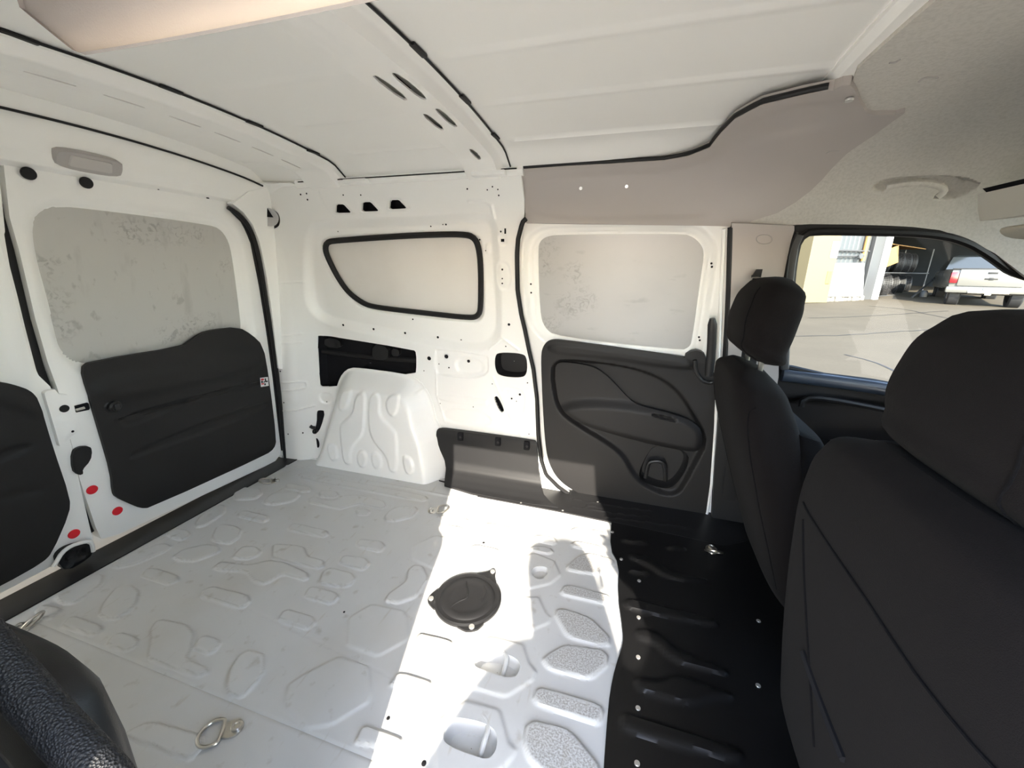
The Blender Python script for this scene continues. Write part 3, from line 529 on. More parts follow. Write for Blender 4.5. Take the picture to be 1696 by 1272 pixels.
# ---------------------------------------------------------------- sliding door in the left side
so_ = ch([(1.1606,1.112),(1.8208,1.0761),(1.8506,0.8775),(1.8711,0.7117),(1.8911,0.5308),(1.9127,0.2913),(1.9233,0.1379),(1.9394,-0.0282),(1.7567,-0.0326),(1.5104,-0.0296),(1.3791,-0.0191),(1.2908,0.0248),(1.2444,0.1004),(1.2234,0.2475),(1.207,0.4377),(1.1841,0.5546),(1.1544,0.6684),(1.1323,0.7661),(1.1275,0.9271),(1.1359,1.0532)], 0)
swin = ch([(1.2024,1.0005),(1.2101,1.0296),(1.2389,1.0475),(1.2922,1.0509),(1.6907,1.0499),(1.7276,1.0373),(1.7574,1.0097),(1.7669,0.98),(1.7672,0.9258),(1.7744,0.6834),(1.7661,0.661),(1.7413,0.6485),(1.2699,0.6731),(1.2231,0.7075),(1.2048,0.7632)], 2)
sf = [area([(1.1595,1.0006),(1.1728,1.0456),(1.2194,1.0733),(1.292,1.0796),(1.6962,1.0771),(1.7395,1.0649),(1.7791,1.0321),(1.7947,0.9944),(1.7994,0.9262),(1.8064,0.6708),(1.7962,0.6345),(1.7452,0.6185),(1.2575,0.6497),(1.1936,0.6944),(1.1599,0.7625)], -.016, .020),
      area([(1.1841,0.9952),(1.1957,1.0323),(1.2306,1.0578),(1.2921,1.0631),(1.6891,1.0611),(1.7328,1.0489),(1.7653,1.0182),(1.7772,0.9801),(1.7781,0.9259),(1.7867,0.6813),(1.7732,0.6478),(1.7429,0.6365),(1.2637,0.6599),(1.2129,0.7019),(1.1884,0.7625)], -.009, .012)]
pan = ch([(1.2165,0.6055),(1.2287,0.6511),(1.256,0.6723),(1.3012,0.6738),(1.748,0.6381),(1.7858,0.6337),(1.8184,0.6254),(1.8476,0.6218),(1.8672,0.5449),(1.8855,0.4358),(1.9,0.3105),(1.9135,0.1797),(1.9154,0.0408),(1.9041,-0.0047),(1.8873,-0.0184),(1.7375,-0.0206),(1.5402,-0.02),(1.4323,-0.0046),(1.3625,0.0188),(1.305,0.0596),(1.2675,0.1222),(1.2472,0.2031),(1.2258,0.4296)], 2)
door3 = patch('door_3', sbase, so_, .006, 'paint', sf, [swin, pan.mean(0)+(pan-pan.mean(0))*.965], thick=.03, side=1, kind='structure')
c = swin.mean(0); dblank = patch('window_blank', sbase, c+(swin-c)*1.03, .02, 'blank2', parent=door3, thick=.003, off=-.028, side=1)
lip = [(1.2604,0.542),(1.2809,0.5804),(1.3157,0.5917),(1.4698,0.5887),(1.5886,0.5748),(1.6651,0.5511),(1.7248,0.5189),(1.7723,0.4702),(1.8259,0.3941),(1.8621,0.3312),(1.8625,0.2822),(1.8464,0.233),(1.8062,0.0911),(1.7767,0.0642),(1.7346,0.0635),(1.6712,0.0846),(1.6173,0.1295),(1.573,0.2081),(1.4933,0.2598),(1.4005,0.3035),(1.3123,0.3557),(1.2796,0.4214)]
armp = [(1.2739,0.5498),(1.2861,0.5755),(1.3159,0.5825),(1.4099,0.5755),(1.4504,0.5613),(1.5014,0.5234),(1.5767,0.4461),(1.6138,0.4293),(1.7658,0.4079),(1.8308,0.3774),(1.8529,0.3429),(1.8551,0.2963),(1.8446,0.2696),(1.7942,0.2648),(1.6156,0.2825),(1.4385,0.314),(1.3591,0.3424),(1.3098,0.3819),(1.2876,0.4359)]
pkt = ch([(1.6888,0.2703),(1.8179,0.2576),(1.8222,0.1849),(1.78,0.0878),(1.7271,0.0766),(1.6512,0.0991),(1.6387,0.1331),(1.6592,0.2073)], 2)
p3 = patch('door_panel', sbase, pan, .005, 'blackpanel', [area(lip, -.022, .018), area([(1.2383,0.64),(1.3014,0.6623),(1.7494,0.6274),(1.7829,0.6166),(1.7761,0.5887),(1.468,0.6174),(1.2834,0.6169)], .006, .02)], [pkt], parent=door3, thick=.014, off=.016, side=1)
patch('armrest_panel', sbase, ch(armp, 2), .005, 'blackpanel', [area([(1.3045,0.3827),(1.3936,0.4199),(1.6021,0.428),(1.766,0.4067),(1.8321,0.3757),(1.8529,0.3429),(1.8551,0.2963),(1.8446,0.2696),(1.7942,0.2648),(1.6156,0.2825),(1.4385,0.314),(1.3591,0.3424)], .022, .05), area([(1.6628,0.4082),(1.7564,0.392),(1.746,0.3836),(1.6698,0.3966)], -.012, .008)], parent=door3, thick=.02, off=.010, side=1)
backing(pkt, .045, 'black', 'door_pocket', door3, sbase, scale=.95)
p, n = on(sbase, [(1.6688,0.1095),(1.6715,0.1741),(1.6852,0.189),(1.7205,0.1946),(1.7372,0.1778),(1.7477,0.1091)], -.012, 1); V, F = tube(ch(p, 2, False), .008, 8); mk('pocket_loop', V, F, 'black', door3)
spots('bolt_hole', sbase, [(q, .0035) for q in [(1.7937,0.9485),(1.7905,0.9592),(1.7963,0.6965),(1.792,0.7078),(1.1762,0.8805),(1.1764,0.8482)]], 'void', door3, 1, off=-.008)
h = ch([(1.8152,0.7933),(1.8283,0.7014),(1.835,0.6196),(1.8362,0.5835)], 1, False); p, n = on(sbase, dens(h, .02), .045, 1)
rr = np.full(len(p), .0145); rr[0] = .009; rr[-1] = .012
V, F = tube(p, rr, 12, nrm=n, flat=.8); hd = mk('pull_handle', V, F, 'black', door3)
p, n = on(sbase, [(1.7858,0.6337),(1.7943,0.5921),(1.8178,0.5574),(1.8457,0.5478),(1.8552,0.5548)], .028, 1); V, F = tube(ch(p, 2, False), .007, 8); mk('handle_lever', V, F, 'black', door3)
patch('handle_cover', sbase, ch([(1.746,0.6416),(1.7765,0.6688),(1.8128,0.6625),(1.8246,0.6367),(1.8195,0.6183),(1.7761,0.627)], 1), .006, 'black', parent=door3, thick=.02, off=.022, side=1)
V, F = tube(dens(np.vstack([on(wbase, [(1.1759,1.1051),(1.1624,1.0939),(1.1449,1.0413),(1.138,0.9905),(1.1339,0.8612),(1.1444,0.7691),(1.1572,0.7095),(1.1729,0.6234),(1.1904,0.5479),(1.2083,0.4189),(1.2183,0.257),(1.235,0.1461),(1.2588,0.0772),(1.3144,0.028),(1.3607,0.001)], .006, 1)[0]]), .015), .0085, 8); mk('door_seal', V, F, 'gasket', door3)
p, n = on(sbase, [(1.8238,1.0692),(1.8542,0.8776),(1.8768,0.712),(1.8986,0.5079),(1.9238,0.2422),(1.9454,-0.0074)], .012, 1); V, F = tube(dens(p, .03), .009, 8); mk('door_seal', V, F, 'gasket', door3)
p, n = on(sbase, [(1.8056,1.066),(1.8306,0.877),(1.8668,0.6216),(1.8911,0.3874),(1.9106,0.1356),(1.9134,-0.0001),(1.8985,-0.0229),(1.8025,-0.0231)], .014, 1); V, F = tube(dens(p, .02), .0055, 8); mk('door_edge', V, F, 'paint', door3)

# ---------------------------------------------------------------- back doors, the wider one on the driver side
d1 = ch([(-0.1446,1.1844),(0.4392,1.2055),(0.504,1.1462),(0.5404,1.0352),(0.5547,0.8641),(0.5753,0.6229),(0.5938,0.3861),(0.5999,0.1304),(0.5996,0.023),(0.5612,-0.0027),(-0.0866,0.0326),(-0.1301,0.0472),(-0.1373,0.1031),(-0.1473,0.2863),(-0.1457,0.3827),(-0.1472,0.5832),(-0.1543,0.6684),(-0.1575,0.7885),(-0.1559,0.9686),(-0.1585,1.0482)], 0)
w1 = ch([(-0.111,1.0239),(-0.0994,1.0564),(-0.0772,1.0756),(-0.0413,1.0833),(0.1903,1.0806),(0.3572,1.074),(0.3982,1.0672),(0.4302,1.0237),(0.4383,0.9539),(0.4459,0.7922),(0.4491,0.6558),(0.3814,0.5774),(0.0073,0.5925),(-0.0702,0.6482),(-0.0906,0.662),(-0.1095,0.6878),(-0.1121,0.7116),(-0.1129,0.7679),(-0.1146,0.8672),(-0.1164,0.933),(-0.1172,0.9887)], 2)
f1 = [area([(-0.1284,1.0223),(-0.114,1.065),(-0.0813,1.0929),(-0.0375,1.1053),(0.1944,1.1106),(0.3656,1.1081),(0.43,1.0939),(0.4697,1.0352),(0.4778,0.9548),(0.4901,0.7915),(0.5092,0.5791),(0.1882,0.5474),(-0.0676,0.6111),(-0.1161,0.6565),(-0.1284,0.7074),(-0.1303,0.7701),(-0.1303,0.8679),(-0.133,0.9328)], -.012, .03),
      area([(-0.118,1.0232),(-0.1057,1.0601),(-0.0783,1.0829),(-0.0397,1.0927),(0.1918,1.0919),(0.3632,1.0871),(0.4088,1.0767),(0.4456,1.0269),(0.4539,0.9543),(0.4651,0.7933),(0.4679,0.6135),(0.1911,0.57),(-0.077,0.6421),(-0.0998,0.6566),(-0.1171,0.6821),(-0.1197,0.713),(-0.1204,0.7689),(-0.1219,0.8676),(-0.1236,0.9329)], -.008, .012), line([(0.1663,1.0998),(0.2788,1.0982)], -.003, .004, 0)]
door1 = patch('door_1', rbase, d1, .006, 'paint', f1, [w1], thick=.04, side=1, kind='structure')
def face_in(o):
    return o
def smudged(name, src, centres):
    m = M[src].copy(); m.name = name; M[name] = m; n = m.node_tree.nodes; l = m.node_tree.links; b = n['Principled BSDF']
    geo = n.new('ShaderNodeNewGeometry'); tot = None
    for (c_, r_) in centres:
        v = n.new('ShaderNodeVectorMath'); v.operation = 'DISTANCE'; l.new(geo.outputs['Position'], v.inputs[0]); v.inputs[1].default_value = c_
        mr = n.new('ShaderNodeMapRange'); mr.inputs['From Min'].default_value = r_; mr.inputs['From Max'].default_value = r_*.35; l.new(v.outputs['Value'], mr.inputs['Value'])
        if tot: a_ = n.new('ShaderNodeMath'); a_.operation = 'MAXIMUM'; l.new(tot, a_.inputs[0]); l.new(mr.outputs[0], a_.inputs[1]); tot = a_.outputs[0]
        else: tot = mr.outputs[0]
    t = n.new('ShaderNodeTexNoise'); t.inputs['Scale'].default_value = 55; t.inputs['Detail'].default_value = 8; t.inputs['Distortion'].default_value = 1.2; l.new(geo.outputs['Position'], t.inputs['Vector'])
    k = n.new('ShaderNodeMapRange'); k.inputs['From Min'].default_value = .50; k.inputs['From Max'].default_value = .62; k.inputs['To Max'].default_value = .5; l.new(t.outputs[0], k.inputs['Value'])
    mu = n.new('ShaderNodeMath'); mu.operation = 'MULTIPLY'; l.new(k.outputs[0], mu.inputs[0]); l.new(tot, mu.inputs[1])
    mx = n.new('ShaderNodeMix'); mx.data_type = 'RGBA'; l.new(mu.outputs[0], mx.inputs['Factor'])
    l.new(b.inputs['Base Color'].links[0].from_socket, mx.inputs['A']); mx.inputs['B'].default_value = (.20, .185, .175, 1); l.new(mx.outputs['Result'], b.inputs['Base Color'])
smudged('smudged_blank', 'blank', [(tuple(rbase(*q)), r_) for q, r_ in zip([(0.1147,1.0351),(0.1765,1.0458),(0.2514,1.0405),(0.3131,1.0372),(0.1866,0.6952),(0.2529,0.7194),(0.3219,0.7224),(-0.101,0.9316),(-0.0991,0.8332),(-0.1019,0.7561),(0.4188,0.9376)], [.06, .06, .05, .05, .06, .06, .05, .05, .05, .05, .04])])
smudged('smudged_metal', 'blank2', [(tuple(sbase(*q)), r_) for q, r_ in zip([(1.24,1.0119),(1.228,0.9496),(1.3395,0.919),(1.3752,0.8217),(1.3191,0.7971),(1.2489,0.7231)], [.06, .06, .06, .07, .07, .06])])
dblank.data.materials[0] = M['smudged_metal']
c = w1.mean(0); patch('window_blank', rbase, c+(w1-c)*1.03, .02, 'smudged_blank', parent=door1, thick=.003, off=-.018, side=1)
t1 = ch([(-0.0905,0.6377),(-0.068,0.6534),(0.1953,0.6515),(0.2295,0.6706),(0.2719,0.6916),(0.3143,0.6974),(0.4254,0.6948),(0.4805,0.6563),(0.5324,0.5996),(0.5517,0.448),(0.5702,0.1166),(0.5531,0.0781),(0.5074,0.0665),(0.0114,0.0831),(-0.0167,0.1009),(-0.0428,0.1349),(-0.0745,0.1785),(-0.0792,0.2026),(-0.0728,0.2752),(-0.0791,0.4078),(-0.088,0.566)], 1)
tf = [area([(-0.07,0.5962),(0.1923,0.579),(0.2429,0.6008),(0.2981,0.6186),(0.481,0.5978),(0.5193,0.5909),(0.5295,0.4909),(0.1824,0.5017),(-0.085,0.5215)], .010, .05), area([(-0.0268,0.3),(0.0047,0.3222),(0.3034,0.3358),(0.5361,0.3367),(0.537,0.3062),(0.3517,0.2902),(0.0158,0.2983)], -.006, .012), area([(-0.0305,0.4529),(0.1765,0.4555),(0.5378,0.437),(0.5464,0.423),(0.1744,0.4392),(-0.029,0.4415)], -.006, .004),
      area([(-0.0305,0.4529),(0.0108,0.4466),(0.1756,0.4485),(0.1963,0.4395),(0.0707,0.4204),(0.0058,0.4129),(-0.0186,0.4223)], -.004, .010)]
patch('trim_panel', rbase, t1, .006, 'blackpanel', tf, parent=door1, thick=.012, off=.012, side=1)
p, n = on(rbase, [(-0.0347,0.4988)][:1], .012, 1)
V, F = lathe([(.0001, .016), (.012, .016), (.017, .012), (.019, .003), (.024, .0)], p[0], n[0]); kn = mk('latch_knob', V, F, 'black', door1)
V, F = box(tuple(Vector(p[0])+Vector(n[0])*.018), (.006, .014, .022), .003); mk('knob_grip', V, F, 'black', kn)
st = [(0.5045,0.4543),(0.5452,0.4482),(0.5466,0.4052),(0.5054,0.4109)]; p, n = on(rbase, st, .0135, 1)
def quad(name, uv4, base, off, m, parent, side=1, sub=((0, 0, 1, 1),)):
    p, n = on(base, uv4, off, side); V = []; F = []
    for (a, b, c_, d_) in sub:
        k = len(V)
        for (x, y) in ((a, b), (c_, b), (c_, d_), (a, d_)):
            V.append((p[0]*(1-x)+p[1]*x)*(1-y)+(p[3]*(1-x)+p[2]*x)*y)
        V += [q-n[0]*.0006 for q in V[k:k+4]]
        F += [(k, k+1, k+2, k+3), (k, k+4, k+5, k+1), (k+1, k+5, k+6, k+2), (k+2, k+6, k+7, k+3), (k+3, k+7, k+4, k)]
    return mk(name, V, F, m, parent, 0)
sk = quad('warning_sticker', st, rbase, .0130, 'sticker', door1)
quad('sticker_print', st, rbase, .0134, 'redink', sk, sub=((.08, .10, .45, .30), (.08, .62, .42, .75)))
quad('sticker_print', st, rbase, .0134, 'ink', sk, sub=((.08, .34, .30, .58), (.55, .12, .72, .5), (.66, .40, .92, .55), (.45, .66, .62, .88), (.36, .44, .6, .56)))
def plug(px, o):
    p, n = on(rbase, px, .0005, 1); V, F = disc(p[0], n[0], .0145, .004, 24); mk('red_plug', V, F, 'red', o, label='round red plastic plug')
plug([(-0.1253,0.2363)], door1); plug([(-0.0745,0.1232)], door1)
patch('latch_slot', rbase, ch([(-0.1207,0.5251),(-0.0883,0.5261),(-0.0883,0.5023),(-0.1205,0.5042)], 0), .005, 'void', parent=door1, thick=.006, off=.004, side=1)
p, n = on(rbase, [(-0.1234,0.5144),(-0.1035,0.5154)], .010, 1); V, F = tube(p, .004, 8); mk('striker_pin', V, F, 'steel', door1)
# narrow door
d2 = ch([(-0.2685,1.1698),(-0.154,1.1822),(-0.1723,1.0184),(-0.1785,0.9277),(-0.1778,0.8544),(-0.179,0.7665),(-0.1795,0.6373),(-0.1614,0.5983),(-0.1526,0.5208),(-0.1468,0.4099),(-0.1498,0.244),(-0.1507,0.0984),(-0.1498,0.0451),(-0.2348,0.0411),(-0.364,0.036),(-0.4306,0.0331),(-0.5007,0.0256)], 0)
t2 = ch([(-0.3079,0.6632),(-0.2518,0.6371),(-0.232,0.625),(-0.2062,0.6021),(-0.1951,0.5702),(-0.1921,0.4299),(-0.1832,0.2442),(-0.1928,0.1957),(-0.2511,0.0908),(-0.2754,0.0745),(-0.3585,0.0655),(-0.4238,0.0679)], 1)
door2 = patch('door_2', rbase, d2, .007, 'paint', [area([(-0.2568,1.0625),(-0.1959,1.0439),(-0.2029,0.871),(-0.2097,0.7465),(-0.2114,0.6124),(-0.2542,0.6244),(-0.3245,0.6752)], -.012, .05), line([(-0.1729,1.0041),(-0.1763,0.8068),(-0.1733,0.6516)], -.006, .012, 1)], thick=.04, side=1, kind='structure')
patch('trim_panel', rbase, t2, .007, 'blackpanel', [area([(-0.3068,0.4573),(-0.2408,0.4528),(-0.2323,0.4447),(-0.2381,0.4348),(-0.2686,0.4274),(-0.3129,0.4249)], -.006, .012), area([(-0.3296,0.3369),(-0.237,0.315),(-0.2276,0.2961),(-0.2574,0.2936),(-0.3349,0.309)], -.005, .02), area([(-0.3123,0.6408),(-0.2556,0.6164),(-0.216,0.5874),(-0.2036,0.5567),(-0.2017,0.5194),(-0.2616,0.5844),(-0.3182,0.6106)], .008, .03)], parent=door2, thick=.012, off=.012, side=1)
plug([(-0.1908,0.1133)], door2)
lp = patch('latch_plate', rbase, ch([(-0.1824,0.5862),(-0.1765,0.5917),(-0.1588,0.5912),(-0.1537,0.5758),(-0.1329,0.5658),(-0.1259,0.5503),(-0.1279,0.5141),(-0.1254,0.4617),(-0.1319,0.4482),(-0.1517,0.4382),(-0.1543,0.4233),(-0.178,0.4197)], 0), .004, 'paint', [area([(-0.1755,0.5099),(-0.1326,0.4942),(-0.1316,0.4501),(-0.155,0.4436),(-0.1708,0.4304)], .006, .02)], parent=door2, thick=.03, off=.014, side=1)
V, F = disc(on(rbase, [(-0.1498,0.5294)], .014, 1)[0][0], on(rbase, [(-0.1498,0.5294)], .01, 1)[1][0], .011, .003, 20); mk('rubber_buffer', V, F, 'rubber', lp)
V, F = disc(on(rbase, [(-0.146,0.4558)], .018, 1)[0][0], on(rbase, [(-0.1498,0.5294)], .01, 1)[1][0], .0035, .003, 14); mk('bolt_hole', V, F, 'void', lp)
patch('door_catch', rbase, ch([(-0.1533,0.386),(-0.1359,0.3971),(-0.1107,0.3886),(-0.1075,0.3718),(-0.1161,0.3406),(-0.1419,0.3182),(-0.1381,0.3056),(-0.1513,0.3048),(-0.1616,0.3284)], 1), .006, 'rubber', parent=door2, thick=.02, off=.010, side=1)
lk = patch('floor_latch', rbase, ch([(-0.2501,0.0652),(-0.2384,0.0853),(-0.215,0.09),(-0.1718,0.0736),(-0.1674,0.0344),(-0.1764,0.0173),(-0.2372,0.0103)], 1), .006, 'rubber', [area([(-0.2306,0.0654),(-0.2145,0.0759),(-0.2063,0.0555),(-0.224,0.0369)], -.012, .006), area([(-0.1997,0.0597),(-0.1841,0.064),(-0.1818,0.0409),(-0.198,0.0346)], -.012, .006), line([(-0.2319,0.0247),(-0.1798,0.0345)], .008, .006, 0)], parent=door2, thick=.025, off=.022, side=1)
p, n = on(rbase, [(-0.2596,0.0509),(-0.2269,0.0947),(-0.1711,0.0808),(-0.1647,0.0642),(-0.1661,0.0336)], .022, 1); V, F = tube(ch(p, 2, False), .006, 8); mk('latch_rim', V, F, 'paint', door2)
# seal round the opening, dark gap between the doors
p, n = on(rbase, [(0.419,1.1502),(0.4686,1.1286),(0.5111,1.0794),(0.5382,0.9778),(0.5579,0.7946),(0.5793,0.5914),(0.5958,0.3672),(0.6011,0.0966),(0.6057,0.003)], .02, 1)
V, F = tube(dens(ch(p, 2, False), .015), .008, 8); seal = mk('trim_9', V, F, 'gasket', kind='structure')
p, n = on(rbase, [(0.4404,1.1467),(0.4922,1.1047),(0.5234,1.0341),(0.5487,0.8643),(0.5691,0.6653),(0.587,0.4331),(0.5998,0.1796),(0.6084,0.0428)], .004, 1); V, F = tube(dens(p, .03), .007, 8); mk('door_seal', V, F, 'gasket', door1)
p, n = on(rbase, [(-0.1737,1.0878),(-0.1649,1.0587),(-0.1666,0.9459),(-0.1707,0.8062),(-0.1694,0.7148),(-0.1692,0.6329),(-0.1614,0.5614),(-0.1525,0.482),(-0.1463,0.3789),(-0.1433,0.238),(-0.1418,0.0753)], -.03, 1); V, F = tube(dens(p, .03), .020, 8, nrm=n, flat=.6); mk('door_seal', V, F, 'rubber', door2)
V, F = tube([(Xr(z)-.04, y, z) for y, z in ((.66, 1.2), (-.66, 1.2))], .03, 8); mk('door_seal', V, F, 'paint', door1)

def skin(y0, y1, par):
    V, F = [], []
    for z in (-.12, 1.40):
        for x in (-.115, -.14):
            V += [(Xr(z)+x, y0, z), (Xr(z)+x, y1, z)]
    F = [(0, 1, 5, 4), (2, 6, 7, 3), (0, 4, 6, 2), (1, 3, 7, 5), (4, 5, 7, 6), (0, 2, 3, 1)]
    mk('outer_skin', V, F, 'rubber' if False else 'vanout', par, 0)
skin(-.85, -.13, door2); skin(-.125, .85, door1)
V, F = box((.88, .835, .52), (2.05, .02, 1.70), .005); mk('outer_skin', V, F, 'vanout', wall)
V, F = box((2.48, .80, 1.24), (1.16, .06, .30), .01); mk('outer_skin', V, F, 'vanout', wall)
V, F = [], []
for z in np.linspace(-.02, 1.25, 9):
    V += [(Xr(z)+.004, .603, z), (Xr(z)-.10, .625, z), (Xr(z)-.10, .83, z)]
F = [(3*i+k, 3*i+k+1, 3*i+k+4, 3*i+k+3) for i in range(8) for k in range(2)]; mk('door_jamb', V, F, 'paint', wall)
# header above the back doors and its lamp
def hdr(u, v):   # u along Y, v down the section
    xs = np.interp(v, [-.3, 0, .25, .6, .85, 1], [.090, .084, .082, .076, .068, .040]); zs = np.interp(v, [-.3, 0, .25, .6, .85, 1], [1.345, 1.292, 1.262, 1.210, 1.180, 1.168])
    k = np.clip(np.abs(u)-.45, 0, 1); return P3(xs+.0*u, u, zs-.13*u*u*(1-v)-.35*k*k)
header = patch('wall_rear', lambda u, v: hdr(u, v), [(-.62, -.3), (.62, -.3), (.60, .0), (.585, .3), (.55, .7), (.48, 1), (-.62, 1)], .02, 'paint', [], thick=.02, side=-1, kind='structure')
V, F = tube(np.stack([hdr(np.linspace(-.6, .565, 30), np.full(30, .01))[:, i] for i in range(3)], -1)+np.array([.004, 0, .002]), .0035, 6); mk('seam_line', V, F, 'gasket', header)
for y, v in ((-.108, 1.0), (.008, 1.0)):
    q = hdr(np.array([y]), np.array([v]))[0]; V, F = disc(q+np.array([.008, 0, -.010]), (1, 0, -.25), .015, .006, 20, 1.0); mk('buffer', V, F, 'rubber', header)
for y, v, r in ((.35, .93, .006), (.19, .93, .003)):
    q = hdr(np.array([y]), np.array([v]))[0]; V, F = disc(q+np.array([.004, 0, -.002]), (.8, 0, -.6), r, .001, 14, .4); mk('bolt_hole', V, F, 'void', header)
lampz = 1.196
patch('corner_plate', lambda u, v: P3(Xr(v)+.034, u, v), ch([(0.4274,1.1618),(0.4695,1.1375),(0.5074,1.0973),(0.5343,1.0301),(0.553,0.9143),(0.5664,0.7862),(0.5785,0.6224),(0.587,0.4775),(0.6206,0.4697),(0.6217,0.6722),(0.614,0.9142),(0.6091,1.0882),(0.6038,1.1705),(0.5928,1.249),(0.4976,1.2151)], 0), .006, 'paint', parent=wall, thick=.03, side=1)
hc = wbase(*[(0.0581,1.1327)][0])+np.array([.018, -.022, 0])
V, F = disc(hc, (.62, -.78, 0), .036, .002, 28); ph = mk('pillar_hole', V, F, 'blank2', wall)
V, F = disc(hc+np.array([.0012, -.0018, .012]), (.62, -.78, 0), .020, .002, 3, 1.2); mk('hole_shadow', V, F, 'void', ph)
# gusset in the corner between header, side and roof
def gus(u, v): return P3(.06+.16*u, .555+.045*v+.02*u, 1.262-.05*v*v-.01*u)
gs = patch('corner_gusset', gus, ch([(0, 0), (.3, -.5), (.7, -.5), (1.1, .1), (1.1, .9), (0, .9)], 2), .04, 'paint', parent=wall, thick=.003, side=-1)

# ---------------------------------------------------------------- roof skin, bows
rf = []
for y in (-.46, -.25, -.04, .035, .25, .45):
    pass
for y in (-.47, -.215, .025, .245, .46):
    rf += [('l', np.array([(1.17, y), (1.95, y)]), .0065, .010, False), ('l', np.array([(.60, y), (.93, y)]), .005, .009, False), ('l', np.array([(.12, y), (.27, y)]), .005, .009, False)]
ceil = patch('ceiling', tbase, [(-.16, -.86), (-.16, .86), (3.10, .86), (3.10, -.86)], .010, 'roof', rf, thick=.003, side=-1, extra=lambda P: .035*ss((np.abs(P[:, 1])-.50)/.11), kind='structure')
def bow(x0, x1, slots, name, hgt=.022):
    def b(u, v): return P3(u, v, zr(u, v)-.035*ss((np.abs(v)-.50)/.11))
    w_ = x1-x0
    hs = [ch([(x0+a*w_-r, y0), (x0+a*w_+r, y0), (x0+a*w_+r, y1), (x0+a*w_-r, y1)], 1) for (a, y0, y1, r) in slots]
    o = patch(name, b, [(x0, -.6), (x1, -.6), (x1, .60), (x0, .60)], .006, 'roof', [('a', np.array([(x0+.012, -.7), (x1-.03, -.7), (x1-.03, .7), (x0+.012, .7)]), hgt, .016),
        ('l', np.array([(x0+w_*.3, -.7), (x0+w_*.3, -.1)]), .003, .006, False), ('l', np.array([(x0+w_*.55, -.7), (x0+w_*.55, -.1)]), .003, .006, False)], hs, parent=ceil, thick=.004, off=.004, side=-1)
    for h_ in hs: patch('slot_shadow', b, np.array([h_.min(0)-.004, (h_.max(0)[0]+.004, h_.min(0)[1]-.004), h_.max(0)+.004, (h_.min(0)[0]-.004, h_.max(0)[1]+.004)]), .01, 'void', parent=o, thick=0, off=.003, side=-1)
    e = np.linspace(-.6, .585, 40); P = np.array([b(np.array([x1+.002]), np.array([q]))[0] for q in e]); P[:, 2] -= .004
    V, F = tube(P, .0028, 6); mk('sealant_bead', V, F, 'gasket', o)
    for y in (-.42, -.27, -.02, .20, .42):
        q = b(np.array([x1+.004]), np.array([y]))[0]; V, F = box((q[0], q[1], q[2]-.004), (.012, .05, .006), .002); mk('mastic_pad', V, F, 'gasket', o)
bow(.285, .475, [(.40, y, y+.085, .0048) for y in (-.34, -.22, -.09, .05, .17, .29, .40)], 'roof_bow')
bow(.955, 1.125, [(.36, .0, .12, .009), (.62, -.0, .13, .010), (.38, .20, .30, .009), (.64, .18, .29, .009), (.52, .44, .52, .009)], 'roof_bow')
bow(1.895, 1.975, [], 'roof_bow', .012)
for (x, y, r) in ((1.005, -.165, .006), (1.07, .155, .004), (1.035, .435, .0025), (1.055, .535, .004), (1.0, .555, .003)):
    V, F = disc((x, y, zr(x, y)-.02-.035*float(ss((abs(y)-.5)/.11))), (0, 0, -1), r, .0012, 14); mk('bolt_hole', V, F, 'void', ceil)
# cantrail that closes roof to side
V, F = tube([(x, .588, 1.252) for x in (.24, .6, 1.0, 1.17)], .017, 10); mk('cantrail', V, F, 'paint', wall)
V, F = tube([(x, .570, 1.2545) for x in (.26, .6, 1.0, 1.15)], .0022, 6); mk('seam_line', V, F, 'gasket', wall)
for x in (.53, 1.055):
    V, F = box((x, .575, 1.243), (.10 if x < 1 else .12, .05, .016), .006); mk('bow_foot', V, F, 'paint', wall)

# ---------------------------------------------------------------- grey trim above the sliding door, mirrored on the other side
ut = [(1.1728,0.3871),(1.1581,0.7464),(1.1674,0.7627),(1.3182,0.7674),(1.4516,0.7676),(1.6078,0.7781),(1.6704,0.8019),(1.7201,0.8524),(1.7343,0.9435),(1.7524,1.0354),(1.791,1.1148),(1.8619,1.1603),(1.9002,1.1764)]
ut2 = [(1.9067,1.1633),(1.9154,1.1967),(1.9294,1.2019),(1.9458,1.1712),(1.9876,1.0756),(2.016,1.0197),(2.0324,1.0056),(2.0766,0.9973),(2.0896,1.0098),(2.0904,0.9951),(2.0738,0.8886),(2.0466,0.7945),(2.0332,0.7057),(2.0234,0.6335),(2.0088,0.5696),(1.9798,0.492),(1.9413,0.4222),(1.8786,0.3681),(1.8752,0.3153),(1.8158,0.3308)]
utl = ch(ut+ut2, 0)
def mir(base): return lambda u, v: base(u, v)*np.array([1, -1, 1.])
